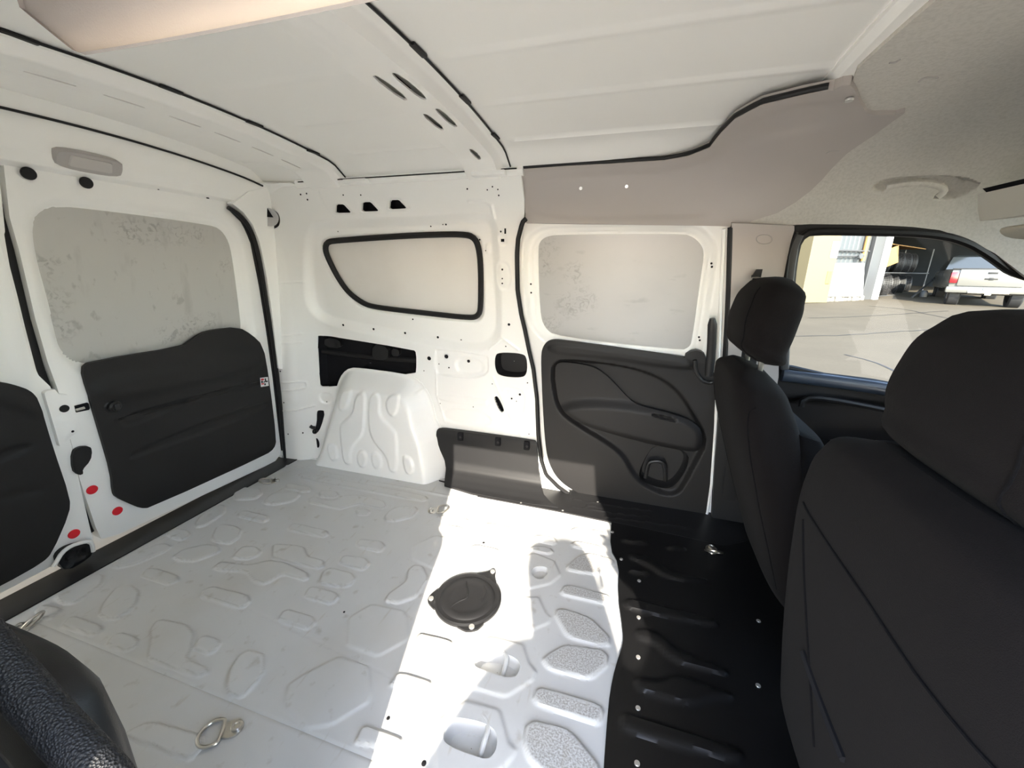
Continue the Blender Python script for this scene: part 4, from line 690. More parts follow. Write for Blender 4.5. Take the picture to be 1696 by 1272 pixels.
for k, (bs, sd_) in enumerate(((hbase, 1), (mir(hbase), -1))):
    o = patch('trim_4' if k == 0 else 'trim_8', bs, utl if k == 0 else np.vstack([utl, [(utl[-1][0], utl[-1][1]-.075), (1.215, utl[0][1]-.075)]]), .010, 'trim', [area([(1.1706,0.6998),(1.4519,0.7074),(1.6425,0.7168),(1.7296,0.7785),(1.7589,0.8417),(1.7702,0.9311),(1.8053,1.0442),(1.9107,1.1232),(1.9949,0.9762),(1.8339,0.9031),(1.7964,0.8036),(1.7869,0.6767),(1.7849,0.5298),(1.7633,0.4141),(1.6621,0.4032),(1.1765,0.4125)], -.004, .05)], thick=.02 if k == 0 else .003, off=.010, side=sd_, kind='structure')
    if k == 0:
        uti = o
        p, n = on(hbase, dens([(1.1695,0.7679),(1.3183,0.7701),(1.4516,0.7702),(1.6076,0.7807),(1.6702,0.8045),(1.7198,0.855),(1.7339,0.9462),(1.752,1.0382),(1.7902,1.1188),(1.8609,1.1641),(1.8988,1.1814)], .03), .003, 1)
        V, F = tube(p, .006, 8); mk('edge_seal', V, F, 'gasket', o)
        for q in [(1.3575,0.6177),(1.5028,0.6204)]:
            p, n = on(hbase, [q], .009, 1); V, F = disc(p[0], n[0], .0055, .004, 14); mk('trim_screw', V, F, 'screw', o)
        p, n = on(hbase, [(1.9534,1.1205)], .012, 1); V, F = disc(p[0], n[0], .008, .004, 16); mk('trim_screw', V, F, 'screw', o)
        p, n = on(hbase, ch([(1.9981,0.8),(2.0061,0.8148),(2.0226,0.8111)], 1, False), .0105, 1); V, F = tube(p, .0012, 6); mk('clip_mark', V, F, 'bezel', o)

# ---------------------------------------------------------------- headliner over the cab
hl1 = [(1.9377,1.1847),(1.9875,1.0737),(2.016,1.0179),(2.0335,1.0025),(2.0777,0.9943),(2.0909,1.0041),(2.0752,0.8846),(2.0477,0.7904),(2.0341,0.7015),(2.0242,0.6292),(2.0096,0.5651),(1.9804,0.4872),(1.9418,0.4172),(1.8799,0.3641),(1.877,0.3112)]
hln = [(1.935, math.pi/2), (1.925, 1.25)]+hl1+[*[(1.9694,0.3287),(2.0393,0.3357),(2.1395,0.3283),(2.2275,0.3165),(2.2918,0.3037),(2.3559,0.2788),(2.4228,0.2169),(2.4921,0.114),(2.5827,-0.0728)], (2.85, -.2), (3.05, -.4), (3.05, math.pi+.4), (2.75, math.pi), (2.35, math.pi-.26), (1.96, math.pi-.3), (1.95, math.pi-.8), (1.925, math.pi-1.25)]
def hb2(X, th): return hbase(X, th)*np.array([1, 1, 1.])-np.stack([0*X, 0*X, .0*X], -1)
grab = [(2.1607,0.5656),(2.1724,0.5962),(2.2158,0.6142),(2.2742,0.6117),(2.3344,0.597),(2.3764,0.5645),(2.3788,0.548),(2.3612,0.5042),(2.3429,0.4823),(2.3267,0.4859),(2.3126,0.4978),(2.3279,0.5335),(2.2851,0.5688),(2.232,0.5795),(2.1882,0.5608),(2.1709,0.5453)]
head = patch('trim_6', hb2, hln, .010, 'liner', [area(grab, -.026, .02), line([(2.0893,1.0081),(2.1069,1.1067),(2.1277,1.1849),(2.1345,1.215)], -.002, .006, 1)], thick=.01, side=1, kind='structure')
p, n = on(hb2, ch([(2.3164,0.4889),(2.3277,0.5262),(2.2908,0.561),(2.2375,0.5727),(2.1895,0.5542)], 2, False), -.006, 1); V, F = tube(p, .010, 10, nrm=n, flat=.7); mk('grab_grip', V, F, 'liner', head)
for q in ([(2.0583,1.1485),(2.0585,1.1658),(2.0697,1.1693),(2.0835,1.16)], [(1.9686,1.2707),(1.9787,1.2689),(1.9795,1.2839)]):
    p, n = on(hb2, ch(q, 2, False), .001, 1); V, F = tube(p, .0016, 6); mk('clip_mark', V, F, 'bezel', head)

# ---------------------------------------------------------------- driver door with its window, pillar trim
def dwin(): return None
dh = ch([(2.0783,0.6207),(2.0517,0.8152),(2.0305,0.9139),(2.0185,1.011),(2.0267,1.0435),(2.0474,1.0536),(2.141,1.0522),(2.2394,1.0487),(2.3053,1.0458),(2.3712,1.0377),(2.4253,1.0211),(2.4811,0.9906),(2.5492,0.9457)], 1, False)
dh = np.vstack([dh, [(2.80, .86), (2.95, .74), (2.97, .64), (2.6, .60)], np.array([(2.5024,0.5674),(2.3314,0.5906),(2.1978,0.5987)])])
do = [(1.99, -.06), (1.99, .6), (1.985, 1.06), (2.02, 1.076), (2.2, 1.080), (2.36, 1.064), (2.48, 1.024), (2.58, .972), (2.68, .910), (2.80, .870), (3.05, .74), (3.05, -.06)]
door4 = patch('door_4', dbase, do, .012, 'blackpanel', [area([(2.02, .10), (2.02, .44), (2.10, .52), (2.9, .50), (2.95, .1)], -.02, .03)], [dh], thick=.03, side=1, kind='structure')
p, n = on(dbase, dens(dh, .02, True), .004, 1); V, F = tube(p, .011, 8, True); mk('window_seal', V, F, 'gasket', door4)
c = dh.mean(0); patch('window_glass', dbase, c+(dh-c)*1.02, .04, 'glass', parent=door4, thick=0, off=-.016, side=1)
p, n = on(dbase, dens([(2.0738,0.5924),(2.2006,0.5841),(2.3348,0.5748),(2.4891,0.5555),(2.6276,0.5364),(2.7639,0.5138)], .03), .012, 1); V, F = tube(p, .022, 12, nrm=n, flat=.75); mk('door_top', V, F, 'sillblue', door4)
p, n = on(dbase, dens(ch([(2.1494,0.4861),(2.1477,0.5118),(2.1725,0.5239),(2.2556,0.5196),(2.4283,0.4961),(2.5594,0.4769)], 2, False), .02), .016, 1); V, F = tube(p, .010, 8); mk('panel_ridge', V, F, 'black', door4)
p, n = on(dbase, dens([(2.2458,0.3586),(2.3995,0.3767),(2.5303,0.381)], .03), .05, 1); V, F = tube(p, .03, 10, nrm=n, flat=.9); mk('door_armrest', V, F, 'black', door4)
p, n = on(dbase, [(2.3792,0.379)], .08, 1); V, F = disc(p[0], n[0], .005, .003, 12); mk('armrest_screw', V, F, 'screw', door4)
# pillar between the doors
def pbase(u, v): return P3(u, Yd(v)-.030, v)
po = ch([(1.8239,1.0788),(1.8633,1.0763),(1.9956,1.0672),(1.9936,1.023),(1.9966,0.9555),(2.0039,0.8808),(2.0371,0.7201),(2.0585,0.5903),(2.0642,0.4092),(2.082,0.2171),(1.9308,0.1917),(1.9154,0.3905),(1.8907,0.6209),(1.8526,0.8771)], 0)
pil = patch('trim_5', pbase, po, .012, 'trim', [], thick=.03, side=1, kind='structure')
patch('lower_trim', pbase, np.array(po[0:0].tolist()+[(1.885, .55), (2.06, .55), (2.06, -.02), (1.93, -.02), (1.905, .25)]), .012, 'black', parent=pil, thick=.03, off=.006, side=1)
p, n = on(pbase, ch([(1.899,1.0301),(1.9015,1.0415),(1.9156,1.0444),(1.933,1.0431),(1.9429,1.0333),(1.9433,1.0231),(1.9312,1.018),(1.9112,1.0191)], 1), .001, 1); V, F = tube(dens(p, .006, True), .0012, 6, True); mk('badge_outline', V, F, 'bezel', pil)
p, n = on(dbase, dens([(2.0166,1.0467),(2.0106,1.0194),(2.0164,0.9557),(2.0276,0.8814),(2.0583,0.7214),(2.0785,0.6138)], .03), .012, 1); V, F = tube(p, .013, 8, nrm=n, flat=.6); mk('door_frame', V, F, 'column', door4)
p, n = on(pbase, dens([(2.003,1.0503),(1.9968,1.023),(1.9968,0.9826),(2.0052,0.9187),(2.009,0.8809)], .03), .004, 1); V, F = tube(p, .003, 8); mk('pillar_seal', V, F, 'gasket', pil)

# ---------------------------------------------------------------- black plastic trims on the floor and low on the side
def qb(X, t): # section up the quarter trim: t in metres of arc
    y = np.interp(t, [0, .03, .07, .10, .13, .26, .28, .30], [.575, .60, .635, .672, .686, .694, .70, .715]); z = np.interp(t, [0, .03, .07, .10, .13, .26, .28, .30], [.012, .016, .030, .052, .085, .215, .232, .236])
    return P3(X, y, z)
qt = patch('trim_3', qb, ch([(.835, .0), (.80, .1), (.752, .20), (.742, .26), (.76, .292), (.80, .30), (1.20, .298), (1.215, .285), (1.222, .22), (1.235, .12), (1.28, .05), (1.36, .0)], 1), .008, 'black', [], thick=.01, side=1, kind='structure')
for X in (.868, 1.045, 1.175):
    V, F = box((X, .690, .214), (.026, .022, .040), .008); nt = mk('clip_notch', V, F, 'void', qt)
    V, F = disc((X+.004, .678, .215), (0, -1, .1), .005, .002, 12); mk('clip_screw', V, F, 'black', nt)
sp = [(0.7772,0.6399),(0.8756,0.622),(0.962,0.6234),(0.9938,0.5724),(1.3313,0.57),(1.5502,0.5609),(1.7215,0.5543),(1.9427,0.5406),(2.0551,0.6143),(1.9617,0.6935)]
step = patch('trim_2', zbase(.006), ch(sp, 0).tolist()+[(1.93, .79), (1.2, .79), (.86, .70), (.82, .64)], .006, 'black', [line([(1.3785,0.6498),(1.3878,0.6751),(1.4278,0.6719),(1.4494,0.6546),(1.4473,0.6186),(1.4169,0.6088),(1.384,0.6156)], .003, .004, 1), line([(1.4487,0.6604),(1.4601,0.6738),(1.5807,0.6733),(1.7027,0.6839)], .003, .004, 0), line([(1.4534,0.6206),(1.5343,0.6183),(1.7014,0.6393)], .003, .004, 0), line([(1.4573,0.6417),(1.5137,0.6459)], .003, .004, 0), line([(1.5248,0.5824),(1.7003,0.6021),(1.8678,0.6107)], .003, .005, 0)], thick=.006, kind='structure')
spots('plug_dot', zbase(.0125), [(q, .004) for q in [(1.1873,0.5674),(1.3612,0.5653),(1.4885,0.671)]], 'screw', step)
sill = patch('trim_1', lambda u, v: P3(v, u, .004-.05*np.clip(-v-.02, 0, 1)), [(-.70, .004), (.61, .004), (.63, .02), (.66, -.03), (.62, -.12), (-.70, -.12)], .012, 'black', [], thick=.01, side=-1, kind='structure')

# mat in front: black panel with ridges and rivets
me_ = [(1.5507,0.5721),(1.5517,0.5564),(1.5556,0.4043),(1.5892,0.3347),(1.5926,0.1933),(1.6113,0.0709),(1.6127,0.0329),(1.5963,-0.0389),(1.5884,-0.1015),(1.5865,-0.1683),(1.5863,-0.2515),(1.5874,-0.2928)]
mo = list(map(tuple, ch(me_, 1, False)))+[(1.62, -.74), (2.9, -.74), (2.9, .74), (1.70, .74), (1.66, .62)]
mz = .0045
mf = [area(p, .007, .010) for p in (
 [(1.6114,0.1647),(1.6206,0.1872),(1.6404,0.1898),(1.855,0.185),(1.8578,0.1733),(1.8396,0.1613),(1.628,0.1477)],
 [(1.6444,0.0783),(1.6564,0.0942),(1.6982,0.0954),(1.7523,0.049),(1.8474,0.0403),(1.8595,0.0229),(1.8386,0.0193),(1.7334,0.017),(1.6911,0.0605),(1.6533,0.0578)],
 [(1.6427,-0.0629),(1.6532,-0.0479),(1.6979,-0.0455),(1.7418,-0.0112),(1.8115,-0.024),(1.8509,-0.0227),(1.8584,-0.0339),(1.8076,-0.0498),(1.765,-0.0805),(1.6557,-0.0813)],
 [(1.6123,-0.1616),(1.6214,-0.1417),(1.641,-0.1405),(1.8499,-0.1414),(1.8506,-0.1579),(1.832,-0.1678),(1.6273,-0.1779)],
 [(1.6193,0.3943),(1.6878,0.3981),(1.7567,0.3306),(1.8541,0.3461),(1.8553,0.3312),(1.7411,0.305),(1.6721,0.3582),(1.6237,0.3658)],
 [(1.5935,0.4629),(1.6817,0.4751),(1.6775,0.4607),(1.5941,0.4471)], [(1.6247,0.3153),(1.6824,0.3229),(1.6785,0.3089),(1.625,0.3024)], [(1.7441,0.4717),(1.8064,0.4852),(1.8045,0.4658),(1.7507,0.4548)])]
matt = patch('floor_mat', zbase(.0), mo, .007, 'matblack', mf, thick=.006, off=.0, extra=lambda P: np.full(len(P), .0055))
tag(matt, 'black ridged plastic floor panel riveted beside the white cargo floor', 'floor mat')
for q in [(1.5588,0.4961),(1.596,0.357),(1.6529,0.2739),(1.6515,0.1311),(1.6505,0.0064),(1.6502,-0.1201),(1.6486,-0.2279),(1.9697,0.2197),(1.919,0.0165)]:
    V, F = disc((q[0], q[1], .0055), (0, 0, 1), .0055, .0022, 14); mk('rivet', V, F, 'screw', matt)

# ================================================================ THINGS IN THE CARGO BAY
cv = [(1.172,0.0488)][0]; R0 = .098
cover = empty('fuel_pump_cover', (cv[0], cv[1], .003), 'round black metal access cover screwed to the white cargo floor', 'cover')
V, F = lathe([(R0, 0), (R0, .006), (R0-.006, .0095), (R0-.012, .0075), (R0-.018, .0075), (R0-.022, .0105), (R0-.034, .012), (R0-.040, .009), (R0-.052, .0085), (.02, .0085), (.0001, .0085)], (cv[0], cv[1], .003), (0, 0, 1), 56); mk('lid', V, F, 'black', cover)
for q in [(1.2062,0.1682),(1.0717,0.0124),(1.2212,-0.0407)]:
    d = Vector((q[0]-cv[0], q[1]-cv[1])).normalized(); ang = math.atan2(d.y, d.x)
    t = Vector((-d.y, d.x)); c0 = Vector(cv); P = [c0+d*(R0-.012)+t*.045, c0+d*(R0+.012)+t*.018, Vector(q)+d*.010+t*.006, Vector(q)+d*.010-t*.006, c0+d*(R0+.012)-t*.018, c0+d*(R0-.012)-t*.045]
    er = patch('ear', zbase(.003), ch([tuple(x) for x in P], 1), .004, 'black', parent=cover, thick=.006, off=.006)
    V, F = disc((q[0], q[1], .009), (0, 0, 1), .0075, .004, 18); mk('screw', V, F, 'screw', er)
px_ = ch([(1.141,0.1076),(1.1599,0.1266),(1.1926,0.1112),(1.2182,0.0864),(1.2162,0.0583),(1.2118,0.0454)], 2, False); V, F = tube(np.c_[px_, np.full(len(px_), .012)], .0022, 6); mk('pressed_line', V, F, 'black', cover)
px_ = ch([(1.1406,0.1117),(1.149,0.089),(1.1652,0.0696),(1.1715,0.0441),(1.1605,0.033),(1.1444,0.0129),(1.1395,-0.0033)], 2, False); V, F = tube(np.c_[px_, np.full(len(px_), .012)], .0022, 6); mk('pressed_line', V, F, 'black', cover)

def dring(q, ang, label, up=0., m='steel', s=1.0, z=.0):
    t = empty('tie_down_ring', (q[0], q[1], z), label, 'tie-down ring', 'cargo tie-down rings')
    c, sn = math.cos(ang), math.sin(ang)
    def L(x, y, zz): return (q[0]+(x*c-y*sn)*s, q[1]+(x*sn+y*c)*s, z+zz*s)
    n = 28; a = np.linspace(0, 2*math.pi, n, endpoint=False)
    pl = np.array([(.018*math.cos(k)*1.5-.006 if math.cos(k) < 0 else .018*math.cos(k)-.006, .019*math.sin(k)) for k in a])
    V = [L(x, y, 0) for x, y in pl]+[L(x*.97, y*.97, .004) for x, y in pl]
    F = [(k, (k+1) % n, n+(k+1) % n, n+k) for k in range(n)]+[tuple(n+k for k in range(n))]
    mk('plate', V, F, m, t)
    V, F = lathe([(.011, .004), (.011, .008), (.009, .0095), (.006, .0095), (.005, .007), (.0001, .007)], L(.0, 0, 0), (0, 0, 1), 18); mk('bolt', V, F, m, t)
    rp = [(-.026, -.019), (-.030, -.024), (-.045, -.027), (-.062, -.020), (-.071, 0), (-.062, .020), (-.045, .027), (-.030, .024), (-.026, .019)]
    P = ch([L(-.026+(x+.026)*math.cos(up), y, .006+(-(x+.026))*math.sin(up)) for x, y in rp], 2, True); V, F = tube(P, .0036*s, 8, True); mk('ring', V, F, m, t)
dring([(0.8425,-0.4106)][0], math.radians(35), 'steel D-ring on the white floor nearest the camera, beside a long seam')
dring([(0.0769,0.4174)][0], math.radians(50), 'steel D-ring by the rear sill, in front of the wheel arch corner', .3)
dring([(0.8541,0.4202)][0], math.radians(195), 'small steel D-ring beside the edge of the sunlit patch', .2)
dring([(0.0685,-0.399)][0], math.radians(200), 'steel D-ring standing up by the sill near the narrow door', .9)
dring([(1.893,0.5081)][0], math.radians(90), 'shiny steel D-ring on the black floor mat behind the driver seat', .7, z=.0075)

lamp = empty('dome_lamp', (.07, -.02, lampz), 'grey rectangular dome lamp on the header over the back doors', 'lamp')
ln = Vector((.85, 0, -.53)).normalized(); lq = ln.to_track_quat('Z', 'Y').to_matrix()
lc = hdr(np.array([.012]), np.array([.62]))[0]
def slab(c, q, pts, h0, h1, inset, n_=2, k_=.25):
    p = ch(pts, n_, True, k_); n = len(p); V = []
    for s, hh in ((1, h0), (1, h1*.6+h0*.4), (1-inset, h1)):
        for x, y in p: V.append(tuple(Vector(c)+q @ Vector((x*s, y*s, hh))))
    F = [(i*n+k, i*n+(k+1) % n, (i+1)*n+(k+1) % n, (i+1)*n+k) for i in range(2) for k in range(n)]+[tuple(2*n+k for k in range(n))]
    return V, F
ax = lq @ Vector((1, 0, 0)); sw = abs(ax.y) < .5
def pt(a, b): return (b, a) if sw else (a, b)
V, F = slab(lc, lq, [pt(-.072, -.026), pt(.072, -.026), pt(.078, 0), pt(.072, .026), pt(-.072, .026), pt(-.078, 0)], -.01, .010, .06); mk('bezel', V, F, 'bezel', lamp)
V, F = slab(lc, lq, [pt(-.050, -.015), pt(.050, -.015), pt(.046, .016), pt(-.046, .016)], .004, .013, .06, 2, .08); mk('lens', V, F, 'lens', lamp)

# black plastic housing and the door surround trim on the camera's side
fc = []
def se(cx, cy, rx, ry, p, n=40):
    a = np.linspace(0, 2*np.pi, n, endpoint=False); c, s = np.cos(a), np.sin(a)
    r = (np.abs(c)**p+np.abs(s)**p)**(-1/p); return np.stack([cx+rx*r*c, cy+ry*r*s], -1)
for z, rx, ry, y in ((.10, .13, .028, -.692), (.42, .13, .028, -.690), (.51, .128, .028, -.688), (.565, .122, .026, -.688), (.590, .104, .020, -.688), (.598, .07, .012, -.688)):
    q = se(1.020, y, rx, ry, 3.2); fc.append(np.c_[q, np.full(len(q), z)])
V, F = ring_loft(fc); o = mk('filler_neck_cover', V, F, 'black', smooth=50); tag(o, 'rounded black plastic housing behind the pebbled door edging', 'cover')

# ================================================================ right body side, door opening the camera looks through
def wr(u, v): return P3(u, -Yw(u, v)-.045, v)
rwall = patch('wall_right', wr, [(-.08, -.02), (.05, 1.27), (3.05, 1.27), (3.05, 1.05), (2.6, 1.03), (2.02, 1.04), (2.02, -.02), (1.95, -.02), (1.95, .70), (1.905, .86), (1.86, 1.08), (.85, 1.08), (.85, -.02)], .02, 'paint', thick=.03, side=-1, kind='structure')
V, F = box((.594, -.815, .46), (1.35, .04, 1.62), .012); mk('outer_skin', V, F, 'vanout', rwall)
V, F = box((1.62, -.79, 1.20), (.80, .09, .26), .012); mk('outer_skin', V, F, 'vanout', rwall)
V, F = box((1.6, -.76, -.03), (.70, .14, .05), .01); mk('door_sill', V, F, 'black', rwall)
V, F = box((1.985, -.77, .50), (.10, .09, 1.15), .012); mk('door_pillar', V, F, 'trim', rwall)
e_ = [(1.10, -.722, .725), (1.155, -.724, .674), (1.208, -.726, .630), (1.24, -.727, .610), (1.262, -.728, .596), (1.262, -.728, .56), (1.245, -.728, .45), (1.235, -.728, .2), (1.235, -.728, .03)]
e_ = dens(ch(e_, 2, False), .006); V, F = tube(e_, .013, 14, nrm=(0.1, -.35, 1), flat=.8); eg = mk('trim_7', V, F, 'grain', kind='structure')
V, F = tube(e_+np.array([-.006, -.026, -.010]), .006, 8); mk('inner_lip', V, F, 'rubber', eg)
V, F = tube(e_+np.array([-.012, -.046, -.012]), .016, 12); mk('outer_lip', V, F, 'black', eg)
V, F = tube(e_+np.array([-.02, -.080, -.03]), .022, 10); mk('door_edge', V, F, 'vanout', eg)
# cab shell the windows sit in
def fb(u, v): return P3(3.05+.35*(1.0-v), u, v)
V, F = box((2.01, -.785, .5), (.10, .09, 1.2), .012); mk('door_pillar', V, F, 'vanout', rwall)
door5 = patch('door_5', lambda u, v: P3(u, -Yd(v), v), [(2.03, -.06), (2.03, 1.06), (2.3, 1.09), (2.5, 1.03), (2.75, .93), (3.05, .74), (3.05, -.06)], .03, 'blackpanel', [], [[(2.08, .62), (2.08, 1.0), (2.32, 1.03), (2.5, .97), (2.75, .86), (2.95, .72), (2.95, .64)]], thick=.03, side=-1, kind='structure')
patch('window_glass', lambda u, v: P3(u, -Yd(v)-.012, v), [(2.06, .6), (2.06, 1.02), (2.32, 1.05), (2.5, .99), (2.75, .88), (2.96, .74), (2.96, .62)], .03, 'tint', parent=door5, thick=.003, side=-1)  # unseen pane made opaque to keep direct sun off the front seats
bulk = patch('wall_front', fb, [(-.76, -.1), (.76, -.1), (.76, .66), (-.76, .66)], .05, 'blackpanel', thick=.02, side=1, kind='structure')
V, F = box((3.05, 0, .52), (.45, 1.4, .26), .06, 3); mk('dashboard', V, F, 'black', bulk)
ws = patch('window_5', fb, [(-.70, .64), (.70, .64), (.62, 1.22), (-.62, 1.22)], .08, 'glass', thick=0, side=1, kind='structure')
V, F = box((2.975, 0, 1.255), (.12, 1.3, .06), .02); mk('header_rail', V, F, 'liner', ws)
for s in (-1, 1):
    V, F = tube([(3.33, s*.72, .62), (3.2, s*.69, .9), (3.0, s*.64, 1.22)], .035, 8); mk('windscreen_pillar', V, F, 'liner', ws)
wh = empty('steering_wheel', (2.66, .36, .62), 'black steering wheel in front of the driver seat', 'steering wheel')
a = np.linspace(0, 2*np.pi, 40, endpoint=False); V, F = tube(np.stack([2.66-.07*np.sin(a), .36+.19*np.cos(a), .62+.175*np.sin(a)], -1), .015, 10, True); mk('rim', V, F, 'black', wh)
V, F = tube([(2.80, .36, .57), (2.66, .36, .62)], [.03, .05], 12); mk('hub', V, F, 'black', wh)
V, F = tube([(2.66, .18, .62), (2.67, .36, .615), (2.66, .54, .62)], .014, 8); mk('spoke', V, F, 'black', wh)

# ================================================================ SEATS
def loft(sections, p=3.2, n=48, m='fabric', name='backrest', parent=None, smooth=60, label=None):
    rings = []
    for (cx, cy, cz, rx, ry, tx) in sections:     # ring in the plane spanned by Y and (cos tx, 0, sin tx)
        q = se(0, 0, rx, ry, p, n); rings.append(np.stack([cx+q[:, 0]*math.cos(tx), cy+q[:, 1], cz+q[:, 0]*math.sin(tx)], -1))
    V, F = ring_loft(rings); return mk(name, V, F, m, parent, smooth, label)
def spl(keys, t):
    k = np.array(keys, float); x = k[:, 0]; out = []
    for c in range(1, k.shape[1]):
        y = k[:, c]; mm = np.gradient(y, x); i = np.clip(np.searchsorted(x, t)-1, 0, len(x)-2)
        h = x[i+1]-x[i]; s = (t-x[i])/h
        out.append((2*s**3-3*s**2+1)*y[i]+(s**3-2*s**2+s)*h*mm[i]+(-2*s**3+3*s**2)*y[i+1]+(s**3-s**2)*h*mm[i+1])
    return np.stack(out, -1)
from mathutils.bvhtree import BVHTree
def drape(pts, ob, x0=1.2, off=.001):
    bv = BVHTree.FromPolygons([tuple(v.co+Vector(ob.parent.location)) for v in ob.data.vertices], [tuple(p.vertices) for p in ob.data.polygons]); out = []
    for y, z in pts:
        h = bv.ray_cast(Vector((x0, y, z)), Vector((1, 0, 0)))[0]
        if h: out.append((h.x-off, y, z))
    return out
def seat(name, cy, label, dx=0., hx=0., dz=0., hz=0., kw=1., lean=1.):
    s = empty(name, (2.2+dx, cy, 0), label, 'car seat', 'front seats')
    # backrest: keys by height: centre x, half depth, half width
    def back(keys, nm, m, p, zt):
        ts = np.r_[np.linspace(keys[0][0], zt-.04, 26), zt-.04+.04*np.sin(np.linspace(0, np.pi/2, 9))[1:]]
        S = spl(keys, ts); se_ = []
        for t, (x, rx, ry) in zip(ts, S): se_.append((1.93+(x-1.93)*lean+dx, cy, t, max(rx, .004), max(ry*kw, .004), math.radians(-14)))
        return loft(se_, p, 56, m, nm, s)
    bk = back([(.10, 2.115, .10, .235), (.25, 2.06, .098, .245), (.42, 1.995, .09, .245), (.56, 1.945, .082, .225), (.63, 1.925, .074, .195), (.675, 1.915, .060, .150), (.70, 1.912, .03, .09)], 'backrest', 'fabric', 3.6, .70)
    back([(.12, 2.165, .075, .262), (.30, 2.105, .075, .270), (.42, 2.065, .07, .262), (.52, 2.03, .06, .235), (.57, 2.015, .04, .20)], 'side_bolster', 'fabric2', 4, .575)
    # map pocket and back-shell seams on the rear face
    if cy < 0: lines = [([(-0.1205,0.5536),(-0.2256,0.5537),(-0.3402,0.5531),(-0.4307,0.5481),(-0.4988,0.5492),(-0.5473,0.5514)], .0018, 'fabric2'), ([(-0.1368,0.5315),(-0.1714,0.455),(-0.2133,0.3751),(-0.2516,0.2972),(-0.278,0.2325)], .0018, 'fabric2'), ([(-0.2102,0.3354),(-0.2525,0.3274),(-0.2973,0.322),(-0.3528,0.3185)], .006, 'void'), ([(-0.3254,0.7358),(-0.3916,0.7312),(-0.4456,0.7188),(-0.4783,0.6948),(-0.499,0.6595),(-0.5254,0.593)], .0018, 'fabric2')]
    else: lines = [([(cy-.19, .66), (cy-.205, .55), (cy-.205, .42), (cy-.20, .28), (cy-.19, .16)], .0016, 'fabric2'), ([(cy+.17, .60), (cy+.18, .42), (cy+.17, .2)], .0016, 'fabric2')]
    for pts, r_, m_ in lines:
        q_ = drape(dens(pts, .012), bk)
        if len(q_) > 3: V, F = tube(q_, r_, 6); mk('seam' if m_ == 'fabric2' else 'pocket_edge', V, F, m_, s)
    # head restraint
    dx0 = dx; dx = hx
    ts = np.linspace(0, 1, 26)
    S = spl([(0, 1.905, .0, .02, .06), (.06, 1.902, .0, .050, .105), (.25, 1.898, 0, .062, .130), (.55, 1.905, 0, .066, .136), (.80, 1.918, 0, .058, .124), (.94, 1.930, 0, .040, .095), (1, 1.936, 0, .014, .05)], ts)
    hd_ = loft([(x+dx, cy, .715+hz+.205*t, rx, ry*kw, math.radians(-20)) for t, (x, _, rx, ry) in zip(ts, S)], 2.9, 48, 'fabric', 'headrest', s)
    for k in (-1, 1):
        V, F = tube([(1.905+dx, cy+k*.065, .66), (1.905+dx, cy+k*.065, .75)], .007, 10); mk('post', V, F, 'steel', hd_)
    q_ = drape(dens([(cy-.085, .728+hz), (cy-.098, .80+hz), (cy-.092, .87+hz), (cy-.075, .90+hz)], .01), hd_)
    if len(q_) > 3: V, F = tube(q_, .0016, 6); mk('seam', V, F, 'fabric2', hd_)
    dx = dx0
    V, F = box((2.38+dx, cy, .20), (.52, .50, .16), .06, 4); mk('cushion', V, F, 'fabric', s)
    V, F = box((2.36+dx, cy, .07), (.46, .42, .13), .02); mk('seat_base', V, F, 'black', s)
    V, F = tube([(2.0+dx, cy-.27 if cy > 0 else cy+.27, .42), (2.05+dx, cy-.27 if cy > 0 else cy+.27, .31), (2.30+dx, cy-.27 if cy > 0 else cy+.27, .30)], .03, 10); 
    s.location.z += dz
    return s
seat('driver_seat', .36, 'dark grey fabric driver seat beside the clear side window', -.045, -.025)
seat('passenger_seat', -.30, 'dark grey fabric passenger seat nearest the camera', .0, .05, .012, -.035, 1.13, .35)

belt = empty('seat_belt', (1.93, .62, .85), 'black seat belt with upper guide on the grey door pillar', 'seat belt')
def pil_pt(px, off): return on(pbase, px, off, 1)[0]
q = pil_pt([(1.9183,0.9469),(1.9329,0.947),(1.9329,0.924),(1.9332,0.9151),(1.9122,0.9129),(1.9076,0.9272),(1.9118,0.9309)], .014)
V, F = ring_loft([q, q+np.array([0, .014, 0])]); mk('height_adjuster', V, F, 'black', belt)
q = pil_pt(ch([(1.9129,0.9093),(1.9429,0.9081),(1.939,0.8953),(1.9107,0.8707),(1.8954,0.8796),(1.8956,0.887)], 1), .030)
V, F = ring_loft([q, q+np.array([0, .022, 0])]); mk('belt_guide', V, F, 'black', belt)
q = pil_pt([(1.9026,0.8604)][:1], .03); a = np.linspace(0, 2*np.pi, 20, endpoint=False)
V, F = tube(np.stack([q[0][0]+.013*np.cos(a), q[0][1]+0*a, q[0][2]+.013*np.sin(a)], -1), .005, 8, True); mk('guide_loop', V, F, 'black', belt)
q = pil_pt([(1.9022,0.9128),(1.9067,0.9236),(1.9313,0.924),(1.9356,0.9115)], .026); V, F = tube(dens(q, .01), .0025, 6); mk('guide_bolt', V, F, 'steel', belt)
bp = [(1.925, .60, .80), (1.935, .615, .60), (1.95, .645, .35), (1.96, .66, .12)]
V, F = tube(dens(bp, .04), .023, 8, nrm=(0, -1, 0.1), flat=.06); mk('webbing', V, F, 'rubber', belt)

